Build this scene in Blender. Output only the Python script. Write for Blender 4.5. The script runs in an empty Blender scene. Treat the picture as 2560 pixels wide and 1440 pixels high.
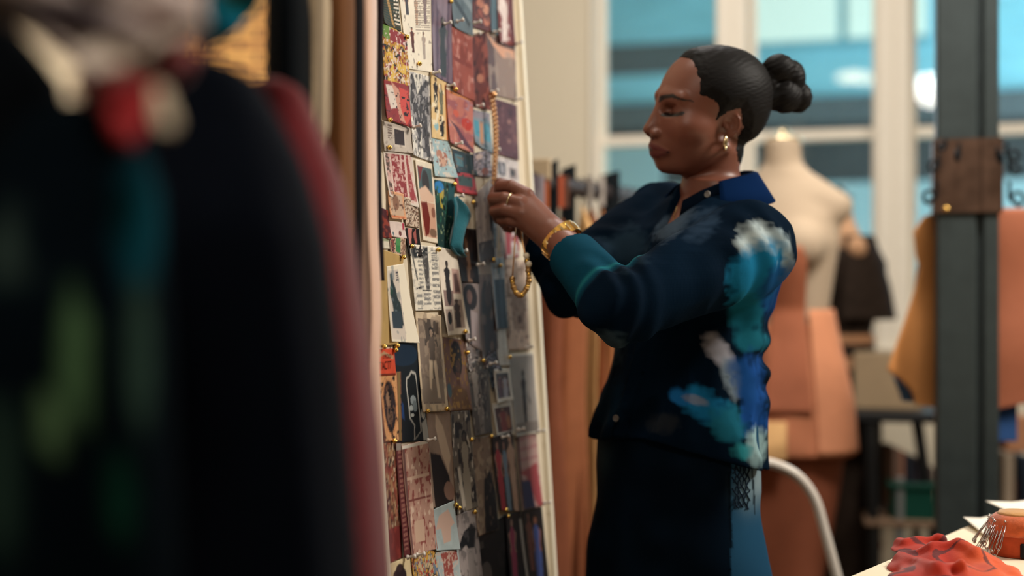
import bpy, math, random
import numpy as np
from mathutils import Vector, Matrix, Euler

# ------------------------------------------------------------------ camera, world, lights, exposure
SC = bpy.context.scene
COL = SC.collection
FPX = 50.0 / 36.0 * 2560.0
ZC = 1.31
def W(px, py, d):
    """point of the place seen at photo pixel (px, py), d metres ahead of the lens"""
    return np.array([(px - 1280.0) / FPX * d, d, ZC + (720.0 - py) / FPX * d])

cam_d = bpy.data.cameras.new('camera'); cam = bpy.data.objects.new('camera', cam_d); COL.objects.link(cam)
cam.location = (0, 0, ZC); cam.rotation_euler = (math.pi / 2, 0, 0)
cam_d.lens = 50.0; cam_d.sensor_width = 36.0; cam_d.clip_start = 0.05; cam_d.clip_end = 100
cam_d.dof.use_dof = True; cam_d.dof.focus_distance = 2.13; cam_d.dof.aperture_fstop = 1.5
SC.camera = cam
SC.view_settings.view_transform = 'Standard'; SC.view_settings.look = 'None'
SC.view_settings.gamma = 1.0; SC.view_settings.use_curve_mapping = False
SC.view_settings.exposure = 0.0

wd = bpy.data.worlds.new('sky'); SC.world = wd; wd.use_nodes = True
bg = wd.node_tree.nodes['Background']; bg.inputs[0].default_value = (0.62, 0.82, 0.92, 1); bg.inputs[1].default_value = 8.5

def area(name, loc, target, size, energy, color, size_y=None, spread=180):
    l = bpy.data.lights.new(name, 'AREA'); l.energy = energy; l.color = color
    l.shape = 'RECTANGLE'; l.size = size; l.size_y = size_y or size; l.spread = math.radians(spread)
    o = bpy.data.objects.new(name, l); COL.objects.link(o); o.location = loc
    v = Vector(target) - Vector(loc); o.rotation_euler = v.to_track_quat('-Z', 'Y').to_euler()
    return o
WARM = (1.0, 0.93, 0.83); SOFT = (1.0, 0.96, 0.93)
area('ceiling_lamp_light', (2.25, 2.15, 2.75), (0.15, 2.3, 1.2), 0.5, 62, WARM)            # lamp over the cutting table
area('rear_lamp_light', (0.45, 3.7, 3.2), (0.3, 4.8, 1.2), 0.5, 26, SOFT)                  # lamp by the window wall
area('forms_fill_light', (0.95, 2.4, 3.05), (0.95, 4.0, 1.1), 0.5, 10, SOFT, spread=85)  # unseen fill added for the dress forms and column papers
area('window_light', (1.15, 4.72, 1.9), (0.9, 2.0, 1.0), 1.6, 8, (0.55, 0.80, 1.0), 1.4)  # daylight through the panes

area('scarf_fill_light', (-0.05, 0.15, 2.7), (-0.25, 0.80, 1.45), 0.35, 13, WARM)             # unseen fill added to brighten the scarf on the near coats
area('board_lamp_light', (0.02, 2.2, 3.1), (0.1, 2.35, 1.4), 0.4, 9, WARM)               # lamp above the pin board
area('brick_fill_light', (-1.0, 7.2, 3.0), (-1.2, 8.8, 1.5), 0.4, 60, WARM)              # unseen fill added so the brick wall does not stay dark

# ------------------------------------------------------------------ helpers
def srgb(r, g, b):
    def c(v):
        v = v / 255.0
        return v / 12.92 if v <= 0.04045 else ((v + 0.055) / 1.055) ** 2.4
    return (c(r), c(g), c(b))

MATS = {}
def mat(name, col, rough=0.6, metal=0.0, bump=0.0, scale=40.0, var=0.0, stretch=(1, 1, 1), sheen=0.0, emit=0.0,
        attr=None, spec=0.18, kind='noise', coords='Object', sss=0.0, coat=0.0):
    """procedural surface: colour varied by a noise or wave, with a bump of the same pattern"""
    if name in MATS: return MATS[name]
    m = bpy.data.materials.new(name); m.use_nodes = True; MATS[name] = m
    nt = m.node_tree; b = nt.nodes['Principled BSDF']; N = nt.nodes.new; L = nt.links.new
    b.inputs['Roughness'].default_value = rough; b.inputs['Metallic'].default_value = metal
    b.inputs['Specular IOR Level'].default_value = spec
    if sheen: b.inputs['Sheen Weight'].default_value = sheen
    if coat: b.inputs['Coat Weight'].default_value = coat
    if sss:
        b.inputs['Subsurface Weight'].default_value = sss; b.inputs['Subsurface Radius'].default_value = (0.01, 0.004, 0.002)
        b.inputs['Subsurface Scale'].default_value = 0.6
    tc = N('ShaderNodeTexCoord'); mp = N('ShaderNodeMapping'); mp.inputs['Scale'].default_value = stretch
    L(tc.outputs[coords], mp.inputs[0])
    if kind == 'wave':
        t = N('ShaderNodeTexWave'); t.inputs['Scale'].default_value = scale; t.inputs['Distortion'].default_value = 1.5
        t.inputs['Detail'].default_value = 2
    elif kind == 'weave':
        t1 = N('ShaderNodeTexWave'); t1.bands_direction = 'Z'; t1.inputs['Scale'].default_value = scale; t1.inputs['Distortion'].default_value = 2
        t2 = N('ShaderNodeTexWave'); t2.bands_direction = 'X'; t2.inputs['Scale'].default_value = scale; t2.inputs['Distortion'].default_value = 2
        L(mp.outputs[0], t1.inputs[0]); L(mp.outputs[0], t2.inputs[0])
        t = N('ShaderNodeMix'); t.data_type = 'FLOAT'; t.inputs[0].default_value = 0.5
        L(t1.outputs['Fac'], t.inputs[2]); L(t2.outputs['Fac'], t.inputs[3])
    else:
        t = N('ShaderNodeTexNoise'); t.inputs['Scale'].default_value = scale; t.inputs['Detail'].default_value = 5
    if kind != 'weave': L(mp.outputs[0], t.inputs['Vector'])
    fac = t.outputs[0] if kind == 'weave' else (t.outputs['Fac'] if kind == 'wave' else t.outputs[0])
    rgb = tuple(col) + (1,)
    mix = N('ShaderNodeMix'); mix.data_type = 'RGBA'; mix.blend_type = 'MULTIPLY'; mix.inputs[0].default_value = 1.0
    ramp = N('ShaderNodeMapRange'); ramp.inputs[1].default_value = 0.25; ramp.inputs[2].default_value = 0.75
    ramp.inputs[3].default_value = 1 - var; ramp.inputs[4].default_value = 1 + var
    L(fac, ramp.inputs[0])
    if attr:
        a = N('ShaderNodeAttribute'); a.attribute_name = attr; L(a.outputs['Color'], mix.inputs[6])
    else:
        mix.inputs[6].default_value = rgb
    L(ramp.outputs[0], mix.inputs[7]); L(mix.outputs[2], b.inputs['Base Color'])
    if bump:
        bp = N('ShaderNodeBump'); bp.inputs['Strength'].default_value = bump; bp.inputs['Distance'].default_value = 0.004
        L(fac, bp.inputs['Height']); L(bp.outputs[0], b.inputs['Normal'])
    if emit:
        b.inputs['Emission Color'].default_value = rgb; b.inputs['Emission Strength'].default_value = emit
    return m

M_GOLD = mat('gold', srgb(232, 186, 104), rough=.24, metal=1.0)
M_PALEGOLD = mat('pale_gold', srgb(236, 214, 170), rough=.22, metal=1.0)

def tag(o, label=None, cat=None, group=None, kind=None):
    if label: o['label'] = label
    if cat: o['category'] = cat
    if group: o['group'] = group
    if kind: o['kind'] = kind
    return o

def link(name, me, m=None, parent=None, smooth=True):
    o = bpy.data.objects.new(name, me); COL.objects.link(o)
    if m is not None: me.materials.append(m)
    if smooth and len(me.polygons):
        me.polygons.foreach_set('use_smooth', [True] * len(me.polygons))
    if parent is not None: o.parent = parent
    me.update()
    return o

def obj(name, V, F, m=None, parent=None, smooth=True, colors=None):
    me = bpy.data.meshes.new(name)
    me.from_pydata([tuple(map(float, v)) for v in V], [], [tuple(int(i) for i in f) for f in F])
    if colors is not None:
        a = me.color_attributes.new('dye', 'FLOAT_COLOR', 'POINT')
        c = np.ones((len(V), 4), np.float32); c[:, :3] = colors; a.data.foreach_set('color', c.ravel())
    return link(name, me, m, parent, smooth)

def quadobj(name, V, Q, m=None, parent=None, smooth=True, colors=None):
    """fast path for big all-quad meshes given as arrays"""
    me = bpy.data.meshes.new(name); V = np.asarray(V, np.float32); Q = np.asarray(Q, np.int32)
    me.vertices.add(len(V)); me.vertices.foreach_set('co', V.ravel())
    me.loops.add(Q.size); me.loops.foreach_set('vertex_index', Q.ravel())
    me.polygons.add(len(Q)); me.polygons.foreach_set('loop_start', np.arange(0, Q.size, 4, dtype=np.int32))
    me.polygons.foreach_set('loop_total', np.full(len(Q), 4, np.int32))
    me.update(calc_edges=True)
    if colors is not None:
        a = me.color_attributes.new('dye', 'FLOAT_COLOR', 'POINT')
        c = np.ones((len(V), 4), np.float32); c[:, :3] = colors; a.data.foreach_set('color', c.ravel())
    return link(name, me, m, parent, smooth)

def empty(name, loc=(0, 0, 0), rz=0.0):
    o = bpy.data.objects.new(name, None); COL.objects.link(o); o.location = loc; o.rotation_euler = (0, 0, rz)
    o.empty_display_size = 0.05
    return o

def soft(pts, k=6):
    """a rounded path through the given points"""
    P = [np.array(p, float) for p in pts]; P = [2 * P[0] - P[1]] + P + [2 * P[-1] - P[-2]]; out = []
    for i in range(1, len(P) - 2):
        for j in range(k):
            t = j / k; a, b, c, d = P[i - 1:i + 3]
            out.append(.5 * (2 * b + (c - a) * t + (2 * a - 5 * b + 4 * c - d) * t * t + (3 * b - a - 3 * c + d) * t ** 3))
    return out + [P[-2]]

class MB:
    """collects simple shapes and links them as one mesh object"""
    def __init__(s): s.V = []; s.F = []
    def add(s, V, F):
        n = len(s.V); s.V += [tuple(v) for v in V]; s.F += [tuple(i + n for i in f) for f in F]; return s
    def box(s, c, d, rz=0.0, bev=0.0):
        x, y, z = d[0] / 2, d[1] / 2, d[2] / 2; b = min(bev, x * .9, y * .9, z * .9)
        cr, sr = math.cos(rz), math.sin(rz)
        if b <= 0:
            P = [(-x, -y, -z), (x, -y, -z), (x, y, -z), (-x, y, -z), (-x, -y, z), (x, -y, z), (x, y, z), (-x, y, z)]
            F = [(3, 2, 1, 0), (4, 5, 6, 7), (0, 1, 5, 4), (1, 2, 6, 5), (2, 3, 7, 6), (3, 0, 4, 7)]
        else:
            def ring(i, zz): return [(-x + i, -y + b, zz), (-x + b, -y + i, zz), (x - b, -y + i, zz), (x - i, -y + b, zz), (x - i, y - b, zz), (x - b, y - i, zz), (-x + b, y - i, zz), (-x + i, y - b, zz)]
            P = ring(b * .7, -z) + ring(0, -z + b) + ring(0, z - b) + ring(b * .7, z)
            F = [tuple(range(7, -1, -1)), tuple(range(24, 32))]
            for k in range(3):
                for i in range(8):
                    j = (i + 1) % 8; F.append((k * 8 + i, k * 8 + j, k * 8 + 8 + j, k * 8 + 8 + i))
        return s.add([(c[0] + p[0] * cr - p[1] * sr, c[1] + p[0] * sr + p[1] * cr, c[2] + p[2]) for p in P], F)
    def tube(s, pts, r, n=10, closed=False, cap=True):
        pts = [np.array(p, float) for p in pts]; m = len(pts)
        rs = r if hasattr(r, '__len__') else [r] * m
        t0 = pts[1] - pts[0]; up = np.array([0, 0, 1.0]) if abs(t0[2]) < 0.9 * np.linalg.norm(t0) else np.array([1.0, 0, 0])
        V = []; F = []; a = None
        for i in range(m):
            if closed: t = pts[(i + 1) % m] - pts[i - 1]
            else: t = pts[min(i + 1, m - 1)] - pts[max(i - 1, 0)]
            t = t / (np.linalg.norm(t) + 1e-12)
            a = (up if a is None else a); a = a - t * a.dot(t); a /= np.linalg.norm(a) + 1e-12; b = np.cross(t, a)
            for k in range(n):
                w = 2 * math.pi * k / n; V.append(pts[i] + rs[i] * (a * math.cos(w) + b * math.sin(w)))
        for i in range(m if closed else m - 1):
            for k in range(n):
                q = (i + 1) % m; F.append((i * n + k, i * n + (k + 1) % n, q * n + (k + 1) % n, q * n + k))
        if cap and not closed:
            F.append(tuple(range(n - 1, -1, -1))); F.append(tuple(range((m - 1) * n, m * n)))
        return s.add(V, F)
    def ball(s, c, r, nu=14, nv=9):
        r = r if hasattr(r, '__len__') else (r, r, r)
        V = [(c[0], c[1], c[2] - r[2])]; F = []
        for j in range(1, nv):
            p = -math.pi / 2 + math.pi * j / nv
            for i in range(nu):
                w = 2 * math.pi * i / nu; V.append((c[0] + r[0] * math.cos(p) * math.cos(w), c[1] + r[1] * math.cos(p) * math.sin(w), c[2] + r[2] * math.sin(p)))
        V.append((c[0], c[1], c[2] + r[2]))
        for i in range(nu):
            j = (i + 1) % nu; F.append((0, 1 + j, 1 + i)); F.append((len(V) - 1, 1 + (nv - 2) * nu + i, 1 + (nv - 2) * nu + j))
            for k in range(nv - 2): F.append((1 + k * nu + i, 1 + k * nu + j, 1 + (k + 1) * nu + j, 1 + (k + 1) * nu + i))
        return s.add(V, F)
    def lathe(s, c, prof, n=24, axis=None):
        V = []; F = []
        for (r, z) in prof:
            for k in range(n):
                w = 2 * math.pi * k / n; V.append(np.array([r * math.cos(w), r * math.sin(w), z]))
        if axis is not None:
            q = np.array(Vector((0, 0, 1)).rotation_difference(Vector(axis)).to_matrix()); V = [q @ v for v in V]
        V = [v + np.array(c) for v in V]; m = len(prof)
        for i in range(m - 1):
            for k in range(n): F.append((i * n + k, i * n + (k + 1) % n, (i + 1) * n + (k + 1) % n, (i + 1) * n + k))
        F.append(tuple(range(n - 1, -1, -1))); F.append(tuple(range((m - 1) * n, m * n)))
        return s.add(V, F)
    def prism(s, pts, off):
        """closed outline (3-D points) given the thickness vector off"""
        n = len(pts); o = np.array(off, float)
        V = [np.array(p, float) for p in pts] + [np.array(p, float) + o for p in pts]
        F = [tuple(range(n - 1, -1, -1)), tuple(range(n, 2 * n))] + [(i, (i + 1) % n, n + (i + 1) % n, n + i) for i in range(n)]
        return s.add(V, F)
    def build(s, name, m=None, parent=None, smooth=False, bevel=0.0):
        if parent is not None and parent.type == 'EMPTY':
            M = np.array(parent.matrix_basis.inverted()); V = np.array(s.V); V = V @ M[:3, :3].T + M[:3, 3]
        else: V = s.V
        o = obj(name, V, s.F, m, parent, smooth)
        if bevel:
            b = o.modifiers.new('bevel', 'BEVEL'); b.width = bevel; b.segments = 2; b.limit_method = 'ANGLE'
        return o

# value noise on arrays of points
_rng = np.random.RandomState(7); _LAT = _rng.rand(32, 32, 32).astype(np.float32)
def vnoise(P, sc):
    q = np.asarray(P, np.float32) * np.asarray(sc, np.float32); i = np.floor(q).astype(np.int32); f = q - i; f = f * f * (3 - 2 * f); i &= 31; j = (i + 1) & 31
    def g(a, b, c): return _LAT[a, b, c]
    x, y, z = f[:, 0], f[:, 1], f[:, 2]
    c00 = g(i[:, 0], i[:, 1], i[:, 2]) * (1 - x) + g(j[:, 0], i[:, 1], i[:, 2]) * x
    c10 = g(i[:, 0], j[:, 1], i[:, 2]) * (1 - x) + g(j[:, 0], j[:, 1], i[:, 2]) * x
    c01 = g(i[:, 0], i[:, 1], j[:, 2]) * (1 - x) + g(j[:, 0], i[:, 1], j[:, 2]) * x
    c11 = g(i[:, 0], j[:, 1], j[:, 2]) * (1 - x) + g(j[:, 0], j[:, 1], j[:, 2]) * x
    return ((c00 * (1 - y) + c10 * y) * (1 - z) + (c01 * (1 - y) + c11 * y) * z) * 2 - 1

# signed-distance modelling for the figure and soft things
def smin(a, b, k):
    h = np.clip(.5 + .5 * (b - a) / k, 0, 1); return b * (1 - h) + a * h - k * h * (1 - h)
def smax(a, b, k): return -smin(-a, -b, k)
def ell(P, c, r):
    q = P - np.asarray(c, np.float32); r = np.asarray(r, np.float32)
    k0 = np.sqrt(((q / r) ** 2).sum(1)); k1 = np.sqrt(((q / (r * r)) ** 2).sum(1)) + 1e-6
    return k0 * (k0 - 1) / k1
def rcone(P, a, b, r1, r2):
    a = np.asarray(a, np.float32); b = np.asarray(b, np.float32); ba = b - a
    t = np.clip(((P - a) @ ba) / (ba @ ba + 1e-12), 0, 1)
    q = P - a - t[:, None] * ba
    return np.sqrt((q * q).sum(1)) - (r1 + (r2 - r1) * t)
def chain(P, pts, rs, k=0.004):
    d = None
    for i in range(len(pts) - 1):
        e = rcone(P, pts[i], pts[i + 1], rs[i], rs[i + 1]); d = e if d is None else smin(d, e, k)
    return d
def poly2(x, y, pts):
    """signed distance to a 2-D polygon, negative inside"""
    pts = np.asarray(pts, np.float32); n = len(pts); d = np.full(x.shape, 1e9, np.float32); s = np.ones(x.shape, np.float32)
    for i in range(n):
        j = i - 1; ex, ey = pts[j] - pts[i]; wx = x - pts[i, 0]; wy = y - pts[i, 1]
        t = np.clip((wx * ex + wy * ey) / (ex * ex + ey * ey + 1e-12), 0, 1); d = np.minimum(d, (wx - ex * t) ** 2 + (wy - ey * t) ** 2)
        c1 = y >= pts[i, 1]; c2 = y < pts[j, 1]; c3 = ex * wy > ey * wx
        f = (c1 & c2 & c3) | (~c1 & ~c2 & ~c3); s = np.where(f, -s, s)
    return s * np.sqrt(d)

def sdf_mesh(f, lo, hi, h, slack=1.6):
    """surface-net mesh of f = 0 in the box lo..hi with cells of size h"""
    lo = np.asarray(lo, float); hi = np.asarray(hi, float); B = 4
    nb = np.ceil((hi - lo) / (h * B)).astype(int) + 1; n = nb * B
    gc = np.stack(np.meshgrid(*[lo[a] + (np.arange(nb[a]) + .5) * h * B - h * .5 for a in range(3)], indexing='ij'), -1).reshape(-1, 3).astype(np.float32)
    dc = f(gc).reshape(nb); near = np.abs(dc) < h * B * .87 * slack
    D = np.sign(dc).astype(np.float32)
    D = D.repeat(B, 0).repeat(B, 1).repeat(B, 2) * h * 10
    M = near.repeat(B, 0).repeat(B, 1).repeat(B, 2)
    idx = np.argwhere(M); P = (lo + idx * h).astype(np.float32); d = np.empty(len(P), np.float32)
    for s in range(0, len(P), 400000): d[s:s + 400000] = f(P[s:s + 400000])
    D[M] = d
    S = D < 0; nx, ny, nz = D.shape
    corners = [(a, b, c) for a in (0, 1) for b in (0, 1) for c in (0, 1)]
    cnt = np.zeros((nx - 1, ny - 1, nz - 1), np.int8)
    for a, b, c in corners: cnt += S[a:nx - 1 + a, b:ny - 1 + b, c:nz - 1 + c]
    act = (cnt > 0) & (cnt < 8); cells = np.argwhere(act); ids = np.full(act.shape, -1, np.int64); ids[act] = np.arange(len(cells))
    acc = np.zeros((len(cells), 3), np.float32); num = np.zeros(len(cells), np.float32)
    for i, p in enumerate(corners):
        for q in corners[i + 1:]:
            if sum(abs(p[a] - q[a]) for a in range(3)) != 1: continue
            dp = D[cells[:, 0] + p[0], cells[:, 1] + p[1], cells[:, 2] + p[2]]; dq = D[cells[:, 0] + q[0], cells[:, 1] + q[1], cells[:, 2] + q[2]]
            x = (dp < 0) != (dq < 0); t = np.where(x, dp / np.where(x, dp - dq, 1), 0)
            acc += np.where(x[:, None], np.array(p) + t[:, None] * (np.array(q) - np.array(p)), 0); num += x
    V = lo + (cells + acc / num[:, None]) * h
    Q = []
    for ax in range(3):
        o1, o2 = [(1, 2), (2, 0), (0, 1)][ax]
        sl = [slice(0, None)] * 3; sl2 = [slice(0, None)] * 3; sl[ax] = slice(0, -1); sl2[ax] = slice(1, None)
        e = np.argwhere(S[tuple(sl)] != S[tuple(sl2)])
        e = e[(e[:, o1] > 0) & (e[:, o2] > 0) & (e[:, o1] < D.shape[o1] - 1) & (e[:, o2] < D.shape[o2] - 1)]
        ins = S[e[:, 0], e[:, 1], e[:, 2]]
        def cid(d1, d2):
            c = e.copy(); c[:, o1] -= d1; c[:, o2] -= d2; return ids[c[:, 0], c[:, 1], c[:, 2]]
        q = np.stack([cid(1, 1), cid(0, 1), cid(0, 0), cid(1, 0)], 1); q[~ins] = q[~ins][:, ::-1]; Q.append(q)
    Q = np.concatenate(Q); Q = Q[(Q >= 0).all(1)]
    return V.astype(np.float32), Q
# ------------------------------------------------------------------ the room
M_WALL = mat('cream_paint', srgb(208, 196, 172), rough=.8, bump=.05, scale=60, var=.03)
M_TRIM = mat('white_trim_paint', srgb(226, 216, 198), rough=.5, bump=.04, scale=30, var=.02)
M_FLOOR = mat('floor_boards', srgb(96, 76, 58), rough=.55, bump=.2, scale=6, var=.25, kind='wave', stretch=(4, .5, 1))
M_CEIL = mat('ceiling_paint', srgb(200, 192, 178), rough=.9, bump=.04, scale=20, var=.02)
def brick_mat():
    m = bpy.data.materials.new('stock_brick'); m.use_nodes = True; nt = m.node_tree; b = nt.nodes['Principled BSDF']
    tc = nt.nodes.new('ShaderNodeTexCoord'); mp = nt.nodes.new('ShaderNodeMapping'); mp.inputs['Rotation'].default_value = (math.pi / 2, 0, 0)
    br = nt.nodes.new('ShaderNodeTexBrick'); br.inputs['Scale'].default_value = 1.0
    br.inputs['Color1'].default_value = srgb(196, 150, 84) + (1,); br.inputs['Color2'].default_value = srgb(158, 112, 62) + (1,); br.inputs['Mortar'].default_value = srgb(70, 48, 34) + (1,)
    br.inputs['Mortar Size'].default_value = .012; br.inputs['Brick Width'].default_value = .225; br.inputs['Row Height'].default_value = .075
    nt.links.new(tc.outputs['Object'], mp.inputs[0]); nt.links.new(mp.outputs[0], br.inputs['Vector']); nt.links.new(br.outputs['Color'], b.inputs['Base Color'])
    bp = nt.nodes.new('ShaderNodeBump'); bp.inputs['Strength'].default_value = .5; bp.inputs['Distance'].default_value = .01; bp.invert = True
    nt.links.new(br.outputs['Fac'], bp.inputs['Height']); nt.links.new(bp.outputs[0], b.inputs['Normal']); b.inputs['Roughness'].default_value = .85
    return m
M_BRICK = brick_mat()
def glass_mat():
    m = bpy.data.materials.new('window_glass'); m.use_nodes = True; nt = m.node_tree; nt.nodes.clear()
    o = nt.nodes.new('ShaderNodeOutputMaterial'); t = nt.nodes.new('ShaderNodeBsdfTransparent'); g = nt.nodes.new('ShaderNodeBsdfGlossy'); g.inputs['Roughness'].default_value = .0
    f = nt.nodes.new('ShaderNodeFresnel'); f.inputs['IOR'].default_value = 1.5; x = nt.nodes.new('ShaderNodeMixShader')
    t.inputs[0].default_value = (.93, .97, .97, 1)
    nt.links.new(f.outputs[0], x.inputs[0]); nt.links.new(t.outputs[0], x.inputs[1]); nt.links.new(g.outputs[0], x.inputs[2]); nt.links.new(x.outputs[0], o.inputs[0])
    return m
M_GLASS = glass_mat()
def struct(mb, name, m, parent=None):
    o = mb.build(name, m, parent)
    if parent is None: o['kind'] = 'structure'
    return o
struct(MB().box((.6, 3.2, -.05), (6.4, 13.4, .1)), 'floor', M_FLOOR)
struct(MB().box((.6, 3.2, 3.45), (6.4, 13.4, .1)), 'ceiling', M_CEIL)
struct(MB().box((-2.45, 3.2, 1.7), (.1, 13.4, 3.4)), 'wall_left', M_WALL)
struct(MB().box((3.55, 1.0, 1.7), (.1, 7.2, 3.4)), 'wall_right', M_WALL)
struct(MB().box((.6, -2.65, 1.7), (6.2, .1, 3.4)), 'wall_rear', M_WALL)
struct(MB().box((-1.1, 8.85, 1.7), (3.0, .1, 3.4)), 'wall_brick', M_BRICK)

# window wall: turned a little, nearer on the right
WA = np.array([.313, 5.3, 0.0]); WE = np.array([.956, -.293, 0.0]); WN = np.array([-.293, -.956, 0.0]); WRZ = math.atan2(WE[1], WE[0])
def wt(px, back=0.0):
    """distance along the window wall of photo column px"""
    k = (px - 1280) / FPX; A = WA - WN * back; return (k * A[1] - A[0]) / (WE[0] - k * WE[1])
def wp(t, back, z): return WA + WE * t - WN * back + np.array([0, 0, z])
def wbox(mb, t0, t1, b0, b1, z0, z1, bev=0.0):
    c = wp((t0 + t1) / 2, (b0 + b1) / 2, (z0 + z1) / 2); return mb.box(c, (t1 - t0, b1 - b0, z1 - z0), WRZ, bev)
struct(MB().box((-.18, 7.1, 1.7), (.1, 3.5, 3.4)), 'wall_alcove', M_WALL)
Z_SILL, Z_TOP = 1.09, 3.0
T0, T1 = wt(1476), wt(1476) + 2.62
struct(wbox(MB(), wt(1010), T0, 0, .28, 0, 3.4), 'wall_back', M_WALL)
m = MB(); wbox(m, T0, T1, 0, .28, 0, Z_SILL - .04); struct(m, 'wall_under_windows', M_WALL)
m = MB(); wbox(m, T0, T1, 0, .28, Z_TOP, 3.4); struct(m, 'wall_over_windows', M_WALL)
m = MB(); wbox(m, T1, T1 + 1.0, 0, .28, 0, 3.4); struct(m, 'wall_back_right', M_WALL)
m = MB(); wbox(m, T0 - .03, T1, -.06, .12, Z_SILL - .04, Z_SILL, .008); struct(m, 'trim_1', M_TRIM)
edges = [T0, (wt(1790) + wt(1868)) / 2 + .005, (wt(2196) + wt(2276)) / 2, (wt(2196) + wt(2276)) / 2 + .60, T1]
ZM = 1.31 + (720 - 331) / FPX * 5.05
for k in range(4):
    a, b = edges[k], edges[k + 1]
    w = empty('window_%d' % (k + 1), wp((a + b) / 2, .1, Z_SILL), WRZ); w['kind'] = 'structure'
    m = MB(); l = .015 if k == 0 else .052; r = .058
    wbox(m, a, a + l, -.015, .16, Z_SILL, Z_TOP, .004); wbox(m, b - r, b, -.015, .16, Z_SILL, Z_TOP, .004); wbox(m, a, b, -.01, .15, Z_TOP - .05, Z_TOP, .004); wbox(m, a + l, b - r, .05, .15, Z_SILL, Z_SILL + .02)
    m.build('window_frame', M_TRIM, w)
    for nm, z0, z1, bk in (('upper_sash', ZM - .018, Z_TOP - .05, .10), ('lower_sash', Z_SILL + .02, ZM + .018, .06)):
        m = MB(); s0, s1 = a + l, b - r; q = .020
        wbox(m, s0, s0 + q, bk, bk + .035, z0, z1); wbox(m, s1 - q, s1, bk, bk + .035, z0, z1)
        wbox(m, s0 + q, s1 - q, bk, bk + .035, z0, z0 + .036); wbox(m, s0 + q, s1 - q, bk, bk + .035, z1 - .036, z1)
        s = m.build(nm, M_TRIM, w)
        m = MB(); wbox(m, s0 + q, s1 - q, bk + .014, bk + .018, z0 + .036, z1 - .036)
        g = m.build('glass', M_GLASS, w); 

# the house across the yard
OFF = 4.0
hb = empty('neighbouring_building', wp(.6, OFF, 0), WRZ)
tag(hb, 'blue clad building with bright upper windows seen outside through the panes', 'building')
M_SIDING = mat('blue_boards', srgb(144, 204, 220), rough=.7, bump=.1, scale=3, var=.12, stretch=(1, 1, 6))
M_GREY = mat('grey_render', srgb(92, 100, 104), rough=.8, var=.1, scale=3)
M_PALE = mat('pale_render', srgb(150, 178, 184), rough=.8, var=.08, scale=2)
def oz(py, px=1900): return ZC + (720 - py) / FPX * (wp(wt(px, OFF), OFF, 0)[1])
m = MB(); z = oz(318); k = 0
while z < 5.4:
    wbox(m, -2.5, 5.0, OFF - .012, OFF + .1, z, z + .088); wbox(m, -2.5, 5.0, OFF, OFF + .1, z + .088, z + .10); z += .10
m.build('cladding', M_SIDING, hb)
m = MB(); wbox(m, -2.5, 5.0, OFF - .10, OFF + .1, oz(318), oz(252)); m.build('ledge', M_GREY, hb)
m = MB(); wbox(m, -2.5, 5.0, OFF - .02, OFF + .1, oz(462), oz(318)); m.build('dark_band', mat('dark_band', srgb(66, 70, 72), rough=.8, var=.12, scale=4), hb)
m = MB(); wbox(m, -2.5, 5.0, OFF - .05, OFF + .1, -.5, oz(462)); m.build('lower_wall', M_PALE, hb)
m = MB(); wbox(m, wt(1300, OFF), wt(1880, OFF), OFF - .02, OFF + .0, oz(175), oz(95)); m.build('grey_board', M_GREY, hb)
m = MB(); wbox(m, wt(1300, OFF), wt(1660, OFF), OFF - .06, OFF - .02, oz(540), oz(340)); m.build('pale_panel', M_PALE, hb)
M_SKYGLOW = mat('sky_glow_pane', srgb(190, 206, 198), rough=.5, emit=.75)  # pale emission stands in for sky reflected in these panes
M_SHADE = mat('pane_trim', srgb(120, 170, 184), rough=.6)
m = MB(); ta, tb = wt(1876, OFF), wt(2330, OFF); wbox(m, ta, tb, OFF - .07, OFF - .01, oz(128), oz(-420)); wf = m.build('window_surround', M_SHADE, hb)
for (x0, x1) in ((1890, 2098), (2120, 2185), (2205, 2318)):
    m = MB(); wbox(m, wt(x0, OFF), wt(x1, OFF), OFF - .085, OFF - .07, oz(112), oz(-400)); m.build('sky_glow_window_pane', M_SKYGLOW, hb)
struct(MB().box((.8, 9.6, -.15), (9.0, 9.0, .1)), 'ground', mat('yard', srgb(110, 112, 110), rough=.9, var=.1, scale=3))

# steel column with a copper band of hooks
M_STEEL = mat('painted_steel', srgb(47, 53, 52), rough=.42, bump=.06, scale=25, var=.12)
PD = 3.3
col_x0, col_x1 = xpx_ = ((2356 - 1280) / FPX * PD, (2508 - 1280) / FPX * PD)
cx = (col_x0 + col_x1) / 2; cw = col_x1 - col_x0; crz = math.radians(-14)
colm = MB()
def cbox(mb, x0, x1, y0, y1, z0, z1, bev=0.0):
    c, s = math.cos(crz), math.sin(crz); x, y = (x0 + x1) / 2, (y0 + y1) / 2
    return mb.box((cx + x * c - y * s, PD + .05 + x * s + y * c, (z0 + z1) / 2), (x1 - x0, y1 - y0, z1 - z0), crz, bev)
h = .069
cbox(colm, -h, .020, -.06, .06, 0, 3.4, .006); cbox(colm, .034, h, -.06, .06, 0, 3.4, .005); cbox(colm, .019, .035, -.035, .035, 0, 3.4)
column = colm.build('steel_column', M_STEEL)
tag(column, 'grey painted steel column standing before the window, right of the dress forms', 'column')
M_COPPER = mat('copper_band', srgb(78, 58, 46), rough=.45, metal=.6, bump=.15, scale=30, var=.35)
M_IRON = mat('black_iron', srgb(22, 24, 26), rough=.4, metal=.5)
zb0, zb1 = ZC + (720 - 532) / FPX * PD, ZC + (720 - 347) / FPX * PD
band = empty('hook_band', (cx, PD, zb0)); tag(band, 'copper band with black scroll hooks wrapped around the steel column', 'hook rack')
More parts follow.
